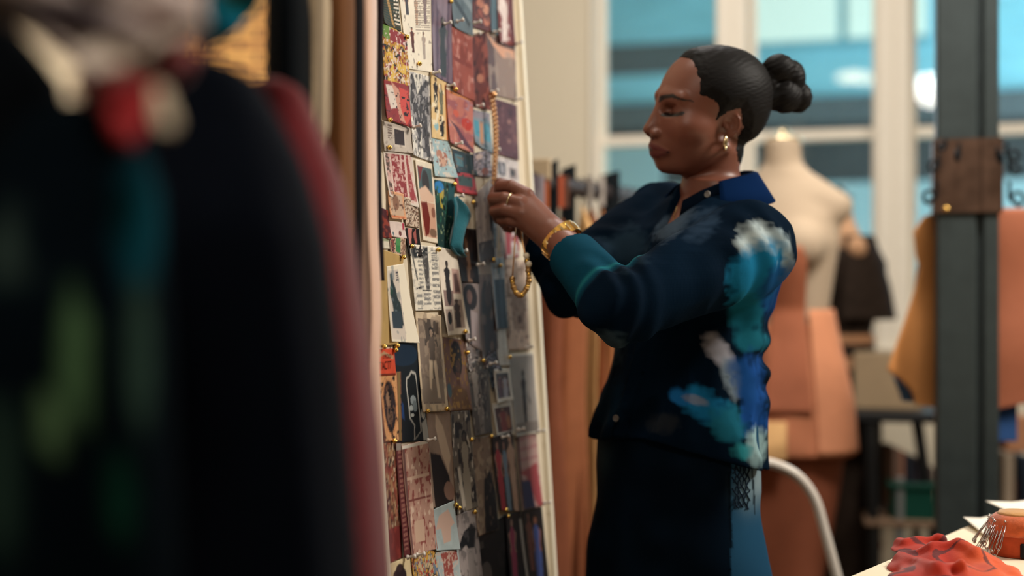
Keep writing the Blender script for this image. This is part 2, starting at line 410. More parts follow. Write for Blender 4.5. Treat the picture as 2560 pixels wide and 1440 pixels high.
m = MB(); cbox(m, -h - .004, .022, -.068, -.061, zb0, zb1); cbox(m, .032, h + .004, -.068, -.061, zb0, zb1); cbox(m, -h - .008, -h - .001, -.068, .06, zb0, zb1); cbox(m, h + .001, h + .008, -.068, .06, zb0, zb1); cbox(m, .018, .036, -.064, -.058, zb0, zb1); m.build('copper_sheet', M_COPPER, band)
def hookpts(o, dx, dy, sc):
    o = np.array(o); e = np.array([dx, dy, 0.0]); Z = np.array([0, 0, 1.0]); P = []
    for t in np.linspace(0, 1, 26):
        if t < .3: P.append(o + Z * sc * (1.1 - 3.2 * t) + e * sc * .15)
        else:
            a = -math.pi * .5 + (t - .3) / .7 * math.pi * 2.1; r = sc * (.45 - .25 * (t - .3) / .7); P.append(o + e * (sc * .55 + r * math.cos(a) * 1.0) + Z * (sc * .2 + r * math.sin(a)))
    return P
for (px, py, dx, sc) in [(2352, 420, -1, .030), (2348, 500, -1, .040), (2368, 372, -1, .022), (2512, 395, 1, .034), (2518, 430, 1, .030), (2516, 505, 1, .042), (2400, 395, -.5, .030), (2490, 400, .4, .026)]:
    o = W(px, py, PD - .065 + (.05 if px < 2360 or px > 2506 else 0)); MB().tube(hookpts(o, dx, -.5 if abs(dx) < 1 else -.12, sc), .0042, 8).build('scroll_hook', M_IRON, band, True)
m = MB(); m.ball(W(2366, 522, PD - .085), .007); m.build('brass_knob', M_GOLD, band, True)
# ------------------------------------------------------------------ the woman: one continuous body, hair and clothes as its children
HC = W(1752, 288, 2.40); HS = 2.40 / FPX           # head centre, metres per photo pixel there
hy = math.radians(19); FS = 1.057
HF = np.array([-math.cos(hy), -math.sin(hy), 0]); HL = np.array([math.sin(hy), -math.cos(hy), 0]); HU = np.array([0, 0, 1.0])
hr_ = math.radians(9); HL, HU = HL * math.cos(hr_) - HU * math.sin(hr_), HU * math.cos(hr_) + HL * math.sin(hr_)
HM = np.stack([HF, HL, HU], 1).astype(np.float32)
def hloc(P):
    q = ((P - HC.astype(np.float32)) @ HM) / HS; q[:, 0] /= FS; return q
def hwld(f, s, u): return HC + HS * (f * FS * HF + s * HL + u * HU)

def head_core(q):
    """skull, face planes and neck in head units (forward, side, up)"""
    a = q.copy(); a[:, 1] = np.abs(a[:, 1])
    d = ell(q, (-36, 0, 58), (135, 103, 114)); d = smin(d, ell(q, (-92, 0, 8), (66, 78, 72)), 30)
    d = smin(d, ell(q, (38, 0, -22), (78, 84, 118)), 30)
    d = smin(d, ell(q, (78, 0, -84), (46, 40, 46)), 18)
    d = smin(d, ell(q, (76, 0, -124), (29, 32, 25)), 16)
    d = smin(d, rcone(a, (-36, 60, -76), (52, 30, -120), 19, 24), 24)
    d = smin(d, ell(q, (8, 0, -80), (76, 70, 70)), 26)
    d = smin(d, ell(a, (46, 60, -30), (44, 30, 32)), 24)
    d = smin(d, rcone(a, (102, 14, 44), (80, 60, 42), 13, 10), 16)
    return d
def head_sdf(q):
    a = q.copy(); a[:, 1] = np.abs(a[:, 1])
    d = head_core(q)
    # eye sockets, lids
    d = smax(d, -ell(a, (106, 40, 11), (25, 27, 14)), 10)
    d = smin(d, ell(a, (69, 43, 8), (23, 25, 18)), 6)
    d = smax(d, -rcone(a, (93, 26, -1), (80, 62, -2), 1.6, 1.2), 2.5)
    # nose
    d = smin(d, rcone(q, (103, 0, 24), (130, 0, -34), 11, 11), 12)
    d = smin(d, rcone(q, (128, 0, -36), (134, 0, -42), 12, 11.5), 8)
    d = smin(d, rcone(q, (104, 0, -30), (104, 0, -48), 20, 20), 12)
    d = smin(d, ell(a, (118, 17, -49), (15, 11, 11)), 7); d = smin(d, rcone(q, (112, 0, -58), (108, 0, -72), 12, 12), 8)
    d = smax(d, -ell(a, (126, 10, -60), (6, 4, 4)), 3)
    # lips, mouth line, philtrum
    up = np.minimum(rcone(a, (120, 5, -80), (113, 20, -84), 7, 6), rcone(a, (113, 20, -84), (96, 37, -92), 6, 3.5))
    lw = np.minimum(rcone(a, (115, 0, -99), (108, 18, -99), 8.5, 7.5), rcone(a, (108, 18, -99), (96, 35, -94), 7.5, 3.5))
    d = smin(d, up, 9); d = smin(d, lw, 9)
    d = smax(d, -rcone(a, (122, 0, -90), (94, 40, -93), 1.2, 1.2), 2.5)
    # ears
    e = a - np.array([-40, 86, -16], np.float32)
    e = e / .82
    ca, sa = math.cos(.22), math.sin(.22); e = np.stack([e[:, 0] * ca - e[:, 2] * sa, e[:, 1] - .28 * -e[:, 0], e[:, 0] * sa + e[:, 2] * ca], 1)
    ear = ell(e, (0, -2, 4), (23, 6, 33)); ear = smin(ear, ell(e, (6, -2, -30), (11, 5, 13)), 6)
    ear = smax(ear, -ell(e, (3, 7, 2), (14, 8, 20)), 3)
    rim = chain(e, [(20, 1, 6), (18, 2, 26), (4, 3, 36), (-12, 4, 30), (-21, 4, 12), (-20, 3, -8), (-12, 2, -24), (2, 0, -34)], [4, 4.6, 5, 5, 4.8, 4.6, 4.4, 5], 2)
    ear = smin(ear, rim, 3); ear = smin(ear, chain(e, [(-10, 2, 16), (-11, 3, 0), (-4, 2, -14)], [3.6, 3.6, 3.2], 2), 3)
    ear = smin(ear, ell(e, (17, 0, -6), (6, 5, 8)), 3)
    d = smin(d, ear * .82, 4)
    return d
def neck_sdf(q):
    d = rcone(q, (-50, 0, -40), (-40, 0, -190), 57, 66); d = smin(d, rcone(q, (-42, 0, -190), (-60, 0, -290), 68, 90), 20)
    a = q.copy(); a[:, 1] = np.abs(a[:, 1])
    d = smin(d, rcone(a, (-66, 38, -90), (0, 14, -225), 14, 12), 16)
    return d

# torso axes: the chest is turned a little towards the lens
ty = math.radians(30)
TF = np.array([-math.cos(ty), -math.sin(ty), 0]); TL = np.array([math.sin(ty), -math.cos(ty), 0])
def zpx(py, d=2.40): return ZC + (720 - py) / FPX * d
def xpx(px, d=2.40): return (px - 1280) / FPX * d
TROWS = np.array([  # z, centre x, half width across, half depth   (surface of the shirt)
    [0.84, xpx(1700), .178, .128], [zpx(1170), xpx(1694), .178, .128], [zpx(1080), xpx(1694), .174, .128], [zpx(980), xpx(1708), .163, .118], [zpx(880), xpx(1722), .150, .108],
    [zpx(800), xpx(1738), .150, .110], [zpx(720), xpx(1752), .158, .118], [zpx(640), xpx(1762), .166, .120], [zpx(570), xpx(1772), .165, .105],
    [zpx(528), xpx(1778), .128, .082], [zpx(490), xpx(1784), .072, .062], [zpx(440), xpx(1786), .06, .06]])
def tloc(P):
    z = P[:, 2]; o = TROWS[np.argsort(TROWS[:, 0])]
    cx = np.interp(z, o[:, 0], o[:, 1]); a = np.interp(z, o[:, 0], o[:, 2]); b = np.interp(z, o[:, 0], o[:, 3])
    dx = P[:, 0] - cx; dy = P[:, 1] - 2.41
    return dx * TF[0] + dy * TF[1], dx * TL[0] + dy * TL[1], a, b
def torso_sdf(P, g=0.0):
    f, l, a, b = tloc(P); a = a + g; b = b + g
    k = np.sqrt((l / a) ** 2 + (f / b) ** 2)
    d = (k - 1) * np.minimum(a, b)
    return np.maximum(d, np.maximum(P[:, 2] - zpx(455), 0.86 - P[:, 2]))
TC = np.array([xpx(1776), 2.41, 0])
SL = W(1866, 622, 2.275); EL = W(1550, 770, 2.13); WL = W(1396, 598, 2.30)
SR = W(1648, 560, 2.535); ER = W(1436, 706, 2.40); WR = W(1340, 585, 2.50)
NB = np.array([xpx(1785), 2.41, zpx(500)])

def fingers(P, spec, k):
    d = None
    for pts, rs in spec:
        e = chain(P, [W(*p) for p in pts], rs, .002); d = e if d is None else smin(d, e, k)
    return d
HANDL = [  # index, middle, ring, little, thumb of the hand nearer the lens
    ([(1318, 486, 2.335), (1278, 466, 2.345), (1251, 466, 2.366), (1244, 488, 2.384)], [.0108, .0106, .0096, .0084]),
    ([(1302, 508, 2.325), (1262, 496, 2.333), (1233, 496, 2.356), (1236, 522, 2.376)], [.0110, .0108, .0098, .0084]),
    ([(1300, 534, 2.320), (1262, 524, 2.328), (1237, 528, 2.350), (1246, 549, 2.370)], [.0108, .0104, .0094, .0080]),
    ([(1310, 558, 2.326), (1276, 552, 2.332), (1254, 552, 2.350), (1264, 566, 2.366)], [.0096, .0090, .0082, .0072]),
    ([(1376, 560, 2.335), (1326, 506, 2.385), (1278, 468, 2.398), (1250, 458, 2.400)], [.014, .0125, .0112, .0095])]
HANDR = [
    ([(1288, 500, 2.49), (1258, 478, 2.475), (1238, 476, 2.455), (1230, 490, 2.44)], [.0098, .0092, .0084, .0072]),
    ([(1280, 520, 2.50), (1250, 506, 2.485), (1234, 512, 2.462), (1238, 528, 2.45)], [.0098, .0092, .0084, .0072]),
    ([(1282, 540, 2.505), (1256, 534, 2.49), (1246, 546, 2.47), (1256, 556, 2.46)], [.0094, .0088, .008, .007]),
    ([(1290, 558, 2.505), (1272, 560, 2.49), (1266, 570, 2.475), (1276, 574, 2.465)], [.0084, .0078, .0072, .0064]),
    ([(1318, 560, 2.47), (1290, 520, 2.45), (1262, 496, 2.435), (1242, 488, 2.432)], [.013, .012, .010, .008])]
def hand_l(P):
    d = fingers(P, HANDL, .003)
    palm = None
    for a, b, r1, r2 in [((1404, 600, 2.305), (1312, 490, 2.338), .022, .013), ((1404, 604, 2.305), (1300, 512, 2.328), .022, .0135), ((1400, 610, 2.303), (1300, 538, 2.325), .022, .013), ((1398, 616, 2.303), (1312, 560, 2.33), .020, .012)]:
        e = rcone(P, W(*a), W(*b), r1, r2); palm = e if palm is None else smin(palm, e, .010)
    d = smin(d, palm, .005)
    fa = WL + (EL - WL) * np.float32(.55)
    return smin(d, rcone(P, WL, fa, .0255, .036), .012)
def hand_r(P):
    d = fingers(P, HANDR, .003); palm = None
    for a, b in [((1338, 588, 2.505), (1290, 504, 2.49)), ((1338, 590, 2.505), (1284, 522, 2.50)), ((1338, 592, 2.505), (1284, 542, 2.505)), ((1338, 594, 2.505), (1292, 558, 2.505))]:
        e = rcone(P, W(*a), W(*b), .021, .013); palm = e if palm is None else smin(palm, e, .010)
    d = smin(d, palm, .005)
    return smin(d, rcone(P, WR, WR + (ER - WR) * .5, .025, .034), .012)
HIPZ = 0.86
LEGX = (xpx(1690) + TL * .085, xpx(1690) - TL * .085)
def leg_pts(sgn):
    c = np.array([xpx(1690), 2.41, 0]) + sgn * TL * .088
    return [c + (0, 0, .86), c + (0, 0, .48) + TF * .02, c + (0, 0, .09) - TF * .01]
def body_rest(P):
    """trunk, upper arms, legs and feet, all under the clothes except the chest"""
    d = torso_sdf(P, -.016)
    d = smin(d, rcone(P, NB - (0, 0, .065), SL + (0, .01, .0), .04, .045), .03); d = smin(d, rcone(P, NB - (0, 0, .055), SR, .042, .045), .03)
    d = smin(d, chain(P, [SL, EL, EL + (WL - EL) * .5], [.052, .036, .033], .01), .02); d = smin(d, chain(P, [SR, ER, ER + (WR - ER) * .5], [.052, .036, .033], .01), .02)
    for s in (1, -1):
        p = leg_pts(s); d = smin(d, chain(P, p, [.085, .055, .036], .02), .03)
        d = smin(d, rcone(P, p[2] + (0, 0, -.05) - TF * .03, p[2] + (0, 0, -.058) + TF * .13, .034, .028), .02)
    return smin(d, neck_sdf(hloc(P)) * HS, .02)

SKIN = np.array(srgb(120, 73, 57)); LIP = np.array(srgb(98, 44, 42)); HAIRC = np.array(srgb(26, 22, 21))
def skin_colors(V):
    q = hloc(V.astype(np.float32)); a = np.abs(q[:, 1]); n = vnoise(V, 60) * .05 + vnoise(V, 14) * .06
    c = SKIN * (1 + n[:, None])
    def blend(c, m, col): m = np.clip(m, 0, 1)[:, None]; return c * (1 - m) + np.asarray(col) * m
    A = np.stack([q[:, 0], a, q[:, 2]], 1)
    cheek = np.exp(-(((A - (70, 62, -38)) / (40, 40, 30)) ** 2).sum(1)); c = blend(c, cheek * .25, srgb(140, 72, 56))
    lips = np.minimum(np.minimum(rcone(A, (123, 0, -80), (115, 20, -84), 8, 7.5), rcone(A, (115, 20, -84), (97, 39, -92), 7.5, 4)), np.minimum(rcone(A, (118, 0, -99), (110, 18, -99), 10, 9), rcone(A, (110, 18, -99), (97, 37, -94), 9, 4)))
    c = blend(c, 1 - lips / 2.5, LIP); ml = np.minimum(rcone(A, (126, 0, -90), (114, 20, -91), 3, 3), rcone(A, (114, 20, -91), (97, 42, -93), 3, 2.5)); c = blend(c, (1.5 - ml) / 2 * .8, srgb(40, 18, 18))
    brow = chain(A, [(118, 14, 36), (110, 36, 46), (96, 52, 45), (82, 62, 34)], [4.2, 5, 4, 1.2], 2) if False else None
    by = np.interp(a, [8, 28, 50, 80], [32, 41, 45, 34]); bw = np.interp(a, [8, 16, 50, 80], [5.0, 5.8, 4.6, .6])
    m = (1 - (np.abs(q[:, 2] - by) - bw) / 1.6) * ((a > 9) & (a < 80) & (q[:, 0] > 40)); c = blend(c, m * .92, HAIRC)
    lid = np.exp(-(((A - (86, 44, 11)) / (24, 27, 11)) ** 2).sum(1)); c = blend(c, lid * .35, srgb(66, 36, 30))
    ly = np.interp(a, [16, 26, 42, 64, 74], [0, -2, -2, 1, 5]); m = (1 - (np.abs(q[:, 2] - ly) - 4) / 2) * ((a > 19) & (a < 74) & (q[:, 0] > 50)); c = blend(c, m * .95, srgb(18, 12, 12))
    m = ((q[:, 2] > -68) & (q[:, 2] < -56) & ((((A - (124, 9, -62)) / (9, 6, 7)) ** 2).sum(1) < 1)) * .5; c = blend(c, m, srgb(60, 30, 26))
    return c

def join(parts):
    Vs, Qs, n = [], [], 0
    for V, Q in parts: Vs.append(V); Qs.append(Q + n); n += len(V)
    return np.concatenate(Vs), np.concatenate(Qs)

person = empty('person', (TC[0], TC[1], 0)) 
PI_ = np.array([TC[0], TC[1], 0])
tag(person, 'woman with a hair bun in a blue dyed shirt, hands at the pin board', 'person')
M_SKIN = mat('skin', (1, 1, 1), rough=.42, attr='dye', sss=.08, bump=.04, scale=300, spec=.4)
def pobj(name, V, Q, m, **k):
    return quadobj(name, V - PI_.astype(np.float32), Q, m, person, **k)
def headneck(P): 
    q = hloc(P); d = smin(head_sdf(q), neck_sdf(q), 12) * HS
    r = torso_sdf(P, -.016); r = smin(r, np.minimum(rcone(P, NB - (0, 0, .065), SL + (0, .01, .0), .04, .045), rcone(P, NB - (0, 0, .055), SR, .042, .045)), .03)
    return np.maximum(smin(d, r, .02), zpx(640) - P[:, 2])
headV = sdf_mesh(headneck, HC + np.array([-.14, -.2, -.26]), HC + np.array([.17, .2, .14]), .0021)
hlV = sdf_mesh(hand_l, W(1195, 660, 2.2), np.array([xpx(1520, 2.3), 2.47, zpx(420, 2.3)]), .0016)
hrV = sdf_mesh(hand_r, W(1195, 680, 2.36), np.array([xpx(1420, 2.4), 2.56, zpx(420, 2.4)]), .002)
rest = sdf_mesh(lambda P: np.maximum(body_rest(P), P[:, 2] - zpx(560)) + .001, np.array([-.12, 2.0, -.01]), np.array([.62, 2.75, 1.5]), .008)
bV, bQ = join([headV, hlV, hrV, rest])
pobj('body', bV, bQ, M_SKIN, colors=skin_colors(bV))

# hair drawn back over the skull, with a knotted bun
HAIRLINE = [(x / FS, y) for x, y in [(94, 190), (84, 158), (72, 140), (53, 133), (51, 86), (48, 51), (22, 45), (0, 28), (2, -12), (-10, -6), (-28, 14), (-58, 22), (-72, -6), (-80, -30), (-78, -78), (-84, -110), (-116, -128), (-230, -80), (-230, 190)]]
def hair_sdf(P):
    q = hloc(P); c = smin(head_core(q), neck_sdf(q), 12); pl = poly2(q[:, 0] + np.maximum(0, 34 - np.abs(q[:, 1])) * .12, q[:, 2], HAIRLINE) + 4 * vnoise(q, .09) + 3 * vnoise(q, .22)
    off = .2 + 6 * np.clip(-pl / 26, 0, 1)
    off = off + .3 * np.sin(q[:, 2] * .55 + q[:, 0] * .22 + 3 * vnoise(q, .03)) * np.clip(-pl / 30, 0, 1)
    return smax(c - off, pl, 1.5) * HS
M_HAIR = mat('hair', srgb(17, 15, 15), rough=.55, bump=.2, scale=60, var=.3, stretch=(1, 1, 6), spec=.12)
hV, hQ = sdf_mesh(hair_sdf, HC + np.array([-.12, -.11, -.12]), HC + np.array([.14, .11, .14]), .002)
pobj('hair', hV, hQ, M_HAIR)
BUN = [((-158, 6, 90), (40, 44, 44)), ((-186, 24, 124), (42, 36, 38)), ((-226, 8, 102), (36, 44, 48)), ((-248, 14, 56), (34, 40, 40)), ((-204, 30, 56), (42, 34, 42)), ((-190, -26, 90), (46, 36, 52)), ((-176, 18, 52), (38, 36, 32))]
def bun_sdf(P):
    q = hloc(P); d = None
    for i, (c, r) in enumerate(BUN):
        e = ell(q, c, r); d = e if d is None else smin(d, e, 5)
    d = d + .8 * np.sin(.3 * q[:, 0] + .42 * q[:, 2] + 5 * vnoise(q, .025))
    return smin(d, rcone(q, (-128, 0, 62), (-160, 4, 80), 40, 36), 10) * HS
uV, uQ = sdf_mesh(bun_sdf, HC + HS * (-175 * HF) + np.array([-.08, -.09, -.02]), HC + HS * (-175 * HF) + np.array([.12, .09, .13]), .002)
pobj('hair_bun', uV, uQ, M_HAIR)
# lashes and hoops
M_LASH = mat('lash', srgb(14, 10, 10), rough=.6)
for sgn in (1, -1):
    m = MB()
    for i in range(11):
        s = 20 + i * 4.5; f = np.interp(s, [20, 43, 67], [85, 89, 70]) ; b = hwld(f, sgn * s, np.interp(s, [20, 43, 67], [-1, -3, 1]))
        m.tube([b, b + HS * (7 * HF + sgn * (s - 34) * .12 * HL - 3 * HU), b + HS * (13 * HF + sgn * (s - 34) * .3 * HL - 1 * HU)], [.0009, .0007, .0002], 5)
    m.build('eyelashes', M_LASH, person)
for sgn in (1, -1):
    m = MB(); c = hwld(-27, sgn * 87, -63)
    m.tube([c + HS * (13 * math.cos(t) * (.45 * HF + sgn * .6 * HL) + 16 * math.sin(t) * HU) for t in np.linspace(0, 2 * math.pi, 22)[:-1]], .0030, 8, closed=True)
    m.build('hoop_earring', M_PALEGOLD, person, smooth=True)
# ---- clothes
def proj(V):
    V = np.asarray(V); return 1280 + FPX * V[:, 0] / V[:, 1], 720 - FPX * (V[:, 2] - ZC) / V[:, 1]
def surf(V, px, py, r=5):
    x, y = proj(V); d = np.hypot(x - px, y - py); k = np.where(d < r)[0]
    if len(k) == 0: return V[np.argmin(d)].astype(float)
    return V[k[np.argmin(V[k, 1])]].astype(float)
CUFF0, CUFF1 = .22, .75
def along(P, a, b):
    ba = b - a; return ((P - a.astype(np.float32)) @ ba.astype(np.float32)) / (ba @ ba)
def sleeve(P, S, E, Wr, r, cuff):
    d = chain(P, [S, E, E + (Wr - E) * .8], [r[0], r[1], r[2]], .015)
    t = along(P, E, Wr)
    g = np.sqrt(np.maximum(((P - (E + t[:, None] * (Wr - E))) ** 2).sum(1), 0)) - np.interp(t, [CUFF0, .6, CUFF1], [r[1] * .88, r[1] * .80, r[2] + .007])
    c = np.maximum(g, np.maximum(CUFF0 - t, t - CUFF1) * np.linalg.norm(Wr - E))
    d = np.where(t > CUFF1, 1.0, d).astype(np.float32)
    d = np.minimum(d, c)
    return np.maximum(d, -rcone(P, E + (Wr - E) * .70, E + (Wr - E) * 1.2, r[2] + .002, r[2] + .012))
def shirt_sdf(P):
    f, l, a, b = tloc(P); z = P[:, 2]
    d = torso_sdf(P)
    for s in (1, -1):
        bc = np.array([xpx(1762), 2.41, zpx(655)]) + TF * .085 + TL * .072 * s; d = smin(d, ell(P, bc, (.062, .062, .066)), .035)
    d = smin(d, rcone(P, NB - (0, 0, .062), SL + (0, 0, .004), .050, .062), .03); d = smin(d, rcone(P, NB - (0, 0, .045), SR + (0, 0, .012), .055, .060), .03)
    # folds of the cloth
    w = .006 * vnoise(P, (16, 16, 7)) + .006 * np.abs(vnoise(P + 3, (30, 30, 12))) - .002 
    w = w + .006 * np.sin((z - .25 * f) * 95 + 3 * vnoise(P, 9)) * np.exp(-((z - 1.19) / .07) ** 2) * np.clip(-f * 12, 0, 1)
    w = w + .010 * np.sin(l * 60 + f * 45 + 2 * vnoise(P, 6)) * np.clip((1.13 - z) / .15, 0, 1)
    d = d + w
    d = d - .0035 * ((l > -.004) & (l < .030) & (f > 0) & (z < zpx(500)))
    wl = .0032 * np.sin(along(P, SL, EL) * 24 + 7 * vnoise(P, 9)) + .006 * np.abs(vnoise(P, (22, 22, 12))) - .002
    sl = sleeve(P, SL, EL, WL, (.078, .054, .034), 1) + wl * np.clip(1.3 - along(P, EL, WL) * 2.2, .12, 1)
    wr = .003 * np.sin(along(P, SR, ER) * 26 + 5 * vnoise(P, 9)) + .0035 * vnoise(P, (26, 26, 14))
    sr = sleeve(P, SR, ER, WR, (.076, .058, .036), 1) + wr * np.clip(1.3 - along(P, ER, WR) * 2.2, .12, 1)
    d = smin(d, sl, .014); d = smin(d, sr, .014)
    # neck opening, hem
    zb = zpx(606); wd_ = .047 * np.clip((z - zb) / (zpx(490) - zb), 0, 1.6)
    d = smax(d, -np.maximum(np.abs(l - .018) - wd_, np.maximum(-f + .0, zb - z)), .002)
    d = np.maximum(d, -rcone(P, HC + HS * np.array([38, -10, -170]), HC + HS * np.array([42, 0, -90]), .058, .060))
    hem = 1.030 + .25 * f + .006 * np.sin(l * 22)
    d = np.maximum(d, np.where(np.hypot(f, l) < .3, hem - z, -1))
    inner = np.maximum(torso_sdf(P, -.010) + w, z - 1.12); d = np.maximum(d, -inner)
    return d
PATCH = [  # dye patches of the cloth: centre (photo frame), radii, slant, colour, strength
    (1905, 610, 62, 44, .5, (168, 182, 184), 1.0), (1940, 640, 40, 60, .0, (150, 170, 178), .8), (1892, 690, 58, 84, .5, (22, 104, 142), 1.0), (1945, 730, 40, 70, .3, (16, 56, 108), .8),
    (1690, 560, 60, 26, -.6, (64, 78, 92), .8), (1750, 560, 50, 36, -.5, (40, 58, 78), .7), (1560, 620, 60, 50, 0, (34, 52, 66), .7),
    (1795, 875, 26, 46, -.6, (150, 152, 164), 1.0), (1830, 950, 24, 50, -.3, (112, 128, 140), .9), (1865, 790, 40, 50, 0, (20, 92, 112), .9), (1880, 850, 44, 26, 0, (26, 100, 120), .9),
    (1770, 1020, 76, 40, .5, (20, 96, 138), 1.0), (1825, 1060, 54, 46, .4, (24, 92, 112), .9), (1700, 990, 26, 20, .5, (28, 100, 160), .9), (1740, 1000, 30, 10, .3, (120, 124, 138), .7),
    (1885, 1000, 34, 100, 0, (24, 68, 132), 1.0), (1860, 960, 30, 60, -.5, (20, 64, 120), .8), (1890, 1120, 26, 50, 0, (140, 172, 176), .9), (1855, 1130, 26, 22, 0, (40, 126, 136), .9),
    (1510, 880, 40, 60, .6, (52, 70, 80), .8), (1660, 1060, 40, 26, 0, (44, 46, 48), .5), (1520, 1000, 40, 60, 0, (10, 40, 58), .6)]
def shirt_colors(V):
    x, y = proj(V); n = vnoise(V, 24) * .5 + vnoise(V, (70, 70, 160)) * .45 + vnoise(V, (160, 160, 60)) * .3
    c = np.tile(np.array(srgb(3, 20, 36)), (len(V), 1)) * (1 + .35 * vnoise(V, 12))[:, None]
    def blend(c, m, col): m = np.clip(m, 0, 1)[:, None]; return c * (1 - m) + np.array(col) * m
    side = np.clip((2.50 - V[:, 1]) / .05, 0, 1)
    tw = along(V.astype(np.float32), EL, WL); dist = rcone(V.astype(np.float32), EL, WL, .075, .045)
    sleeveL = (dist < .0) & (tw > .05)
    for (cx, cy, rx, ry, sl, col, st) in PATCH:
        dx = x - cx; dy = y - cy; u = dx * math.cos(sl) + dy * math.sin(sl); v = -dx * math.sin(sl) + dy * math.cos(sl)
        q = (u / rx) ** 2 + (v / ry) ** 2 + n
        m = st * np.clip((1.55 - q) / 1.15, 0, 1) * side
        if cx < 1700 and 640 < cy < 700: m = m * ~sleeveL
        c = blend(c, m, srgb(*col))
    cu = np.clip((tw - CUFF0 + .10) / .06, 0, 1) * (dist < .0); c = blend(c, cu * .9, srgb(12, 62, 82))
    seam = np.exp(-((tw - CUFF0) / .022) ** 2) * (dist < .012); c = blend(c, seam * .9, srgb(30, 100, 110))
    f, l, a, b = tloc(V.astype(np.float32)); m = (f > 0) & (l > -.007) & (l < -.001) & (V[:, 2] < zpx(600)) & (dist > .02); c = blend(c, m * .8, srgb(2, 8, 14))
    return c
M_SHIRT = mat('dyed_gauze', (1, 1, 1), rough=.82, attr='dye', bump=.2, scale=330, var=.3, kind='weave', spec=.03)
shV, shQ = sdf_mesh(shirt_sdf, np.array([-.10, 1.98, .94]), np.array([.56, 2.70, 1.56]), .0032)
pobj('shirt', shV, shQ, M_SHIRT, colors=shirt_colors(shV))

# collar: a stand and a turned-down leaf, open at the throat
M_COLLAR = mat('collar_cloth', srgb(6, 32, 70), rough=.9, bump=.15, scale=400, var=.2, kind='weave', spec=.03)
M_DARKCLOTH = mat('collar_inside', srgb(6, 18, 32), rough=.9, bump=.15, scale=400, kind='weave', spec=.03)
def collar_strip(name, ph0, ph1, rows, m, n=40, thick=.0022):
    V = []; F = []; k = len(rows[0][1])
    NC = np.array([xpx(1792), 2.41, 0])
    for i in range(n + 1):
        ph = ph0 + (ph1 - ph0) * i / n; pr = math.radians(ph)
        for j in range(k):
            r = np.interp(ph, [q[0] for q in rows], [q[1][j][0] for q in rows]); py = np.interp(ph, [q[0] for q in rows], [q[1][j][1] for q in rows])
            p = NC + r * (math.cos(pr) * TF + math.sin(pr) * TL); p[2] = zpx(py); V.append(p)
    for i in range(n):
        for j in range(k - 1): F.append((i * k + j, i * k + j + 1, (i + 1) * k + j + 1, (i + 1) * k + j))
    V = np.array(V) - PI_
    o = obj(name, V, F, m, person); s = o.modifiers.new('thickness', 'SOLIDIFY'); s.thickness = thick; s.offset = 1
    return o
#            angle  [(radius, photo row)...] from fold line to free edge
collar_strip('collar_leaf', 56, 304, [(56, [(.062, 462), (.070, 466), (.090, 500), (.110, 540)]), (75, [(.062, 454), (.071, 458), (.090, 490), (.112, 530)]), (110, [(.062, 440), (.071, 444), (.088, 474), (.108, 514)]),
    (150, [(.060, 428), (.069, 432), (.079, 462), (.090, 496)]), (180, [(.060, 424), (.069, 428), (.078, 458), (.088, 492)]), (240, [(.062, 436), (.071, 440), (.084, 470), (.098, 506)]), (304, [(.062, 458), (.071, 462), (.088, 486), (.108, 520)])], M_COLLAR)
collar_strip('collar_stand', 8, 322, [(8, [(.078, 506), (.086, 548)]), (30, [(.066, 482), (.078, 530)]), (56, [(.059, 464), (.066, 506)]), (180, [(.057, 426), (.062, 490)]), (304, [(.059, 460), (.066, 506)]), (322, [(.062, 470), (.07, 520)])], M_DARKCLOTH)
M_BUTTON = mat('shell_button', srgb(120, 116, 112), rough=.3)
for px, py in [(1770, 486), (1737, 530), (1538, 1042)]:
    p = surf(shV, px, py, 6) - PI_; nrm = np.array([-.55, -.8, .1]); nrm /= np.linalg.norm(nrm)
    if px > 1700: p = W(px, py, 2.335 if px > 1750 else 2.325) - PI_
    MB().lathe(p + nrm * .001, [(.0, .0), (.0052, .0), (.0058, .0012), (.0050, .0026), (.0036, .002), (.0, .002)], 14, nrm).build('button', M_BUTTON, None).parent = person
m = MB(); q = [(1728, 486), (1722, 510), (1712, 536), (1700, 556), (1693, 564), (1684, 556), (1682, 536), (1688, 512)]
cp = [surf(bV, x, y, 8) + np.array([-.001, -.002, 0]) for x, y in q]
m.tube([c - PI_ for c in cp], .0008, 6); m.ball(cp[4] - PI_ + np.array([0, -.002, -.003]), .0032); m.ball(cp[4] - PI_ + np.array([0, -.002, -.010]), (.0026, .0026, .0040))
m.build('pendant_necklace', M_GOLD, None, True).parent = person

# bracelet and ring
u = (WL - EL) / np.linalg.norm(WL - EL); bc = W(1403, 602, 2.303); bu = W(1340, 540, 2.325) - W(1412, 612, 2.30); bu /= np.linalg.norm(bu)
a1 = np.cross(bu, (0, 0, 1)); a1 /= np.linalg.norm(a1); a2 = np.cross(bu, a1)
V = []; F = []; n = 40
for i in range(n):
    w = 2 * math.pi * i / n; rr = .0325
    for (dr, dz) in [(0, -.011), (.0016, -.011), (.0024, 0), (.0016, .011), (0, .011)]:
        V.append(bc + (rr + dr) * (a1 * math.cos(w) + a2 * math.sin(w) * 1.02) + bu * dz - PI_)
    for j in range(5): F.append((i * 5 + j, i * 5 + (j + 1) % 5, ((i + 1) % n) * 5 + (j + 1) % 5, ((i + 1) % n) * 5 + j))
brace = obj('bracelet', V, F, M_GOLD, person, smooth=False)
m = MB()
for i in range(0, n, 2):
    w = 2 * math.pi * (i + .5) / n; e = a1 * math.cos(w) + a2 * math.sin(w) * 1.02; tt = np.cross(bu, e)
    o = bc + .0346 * e - PI_; m.prism([o + tt * .0018 - bu * .007, o + tt * .0018 + bu * .007, o - tt * .0012 + bu * .004, o - tt * .0012 - bu * .008], e * .0012)
m.build('bracelet_relief', M_PALEGOLD, None).parent = brace
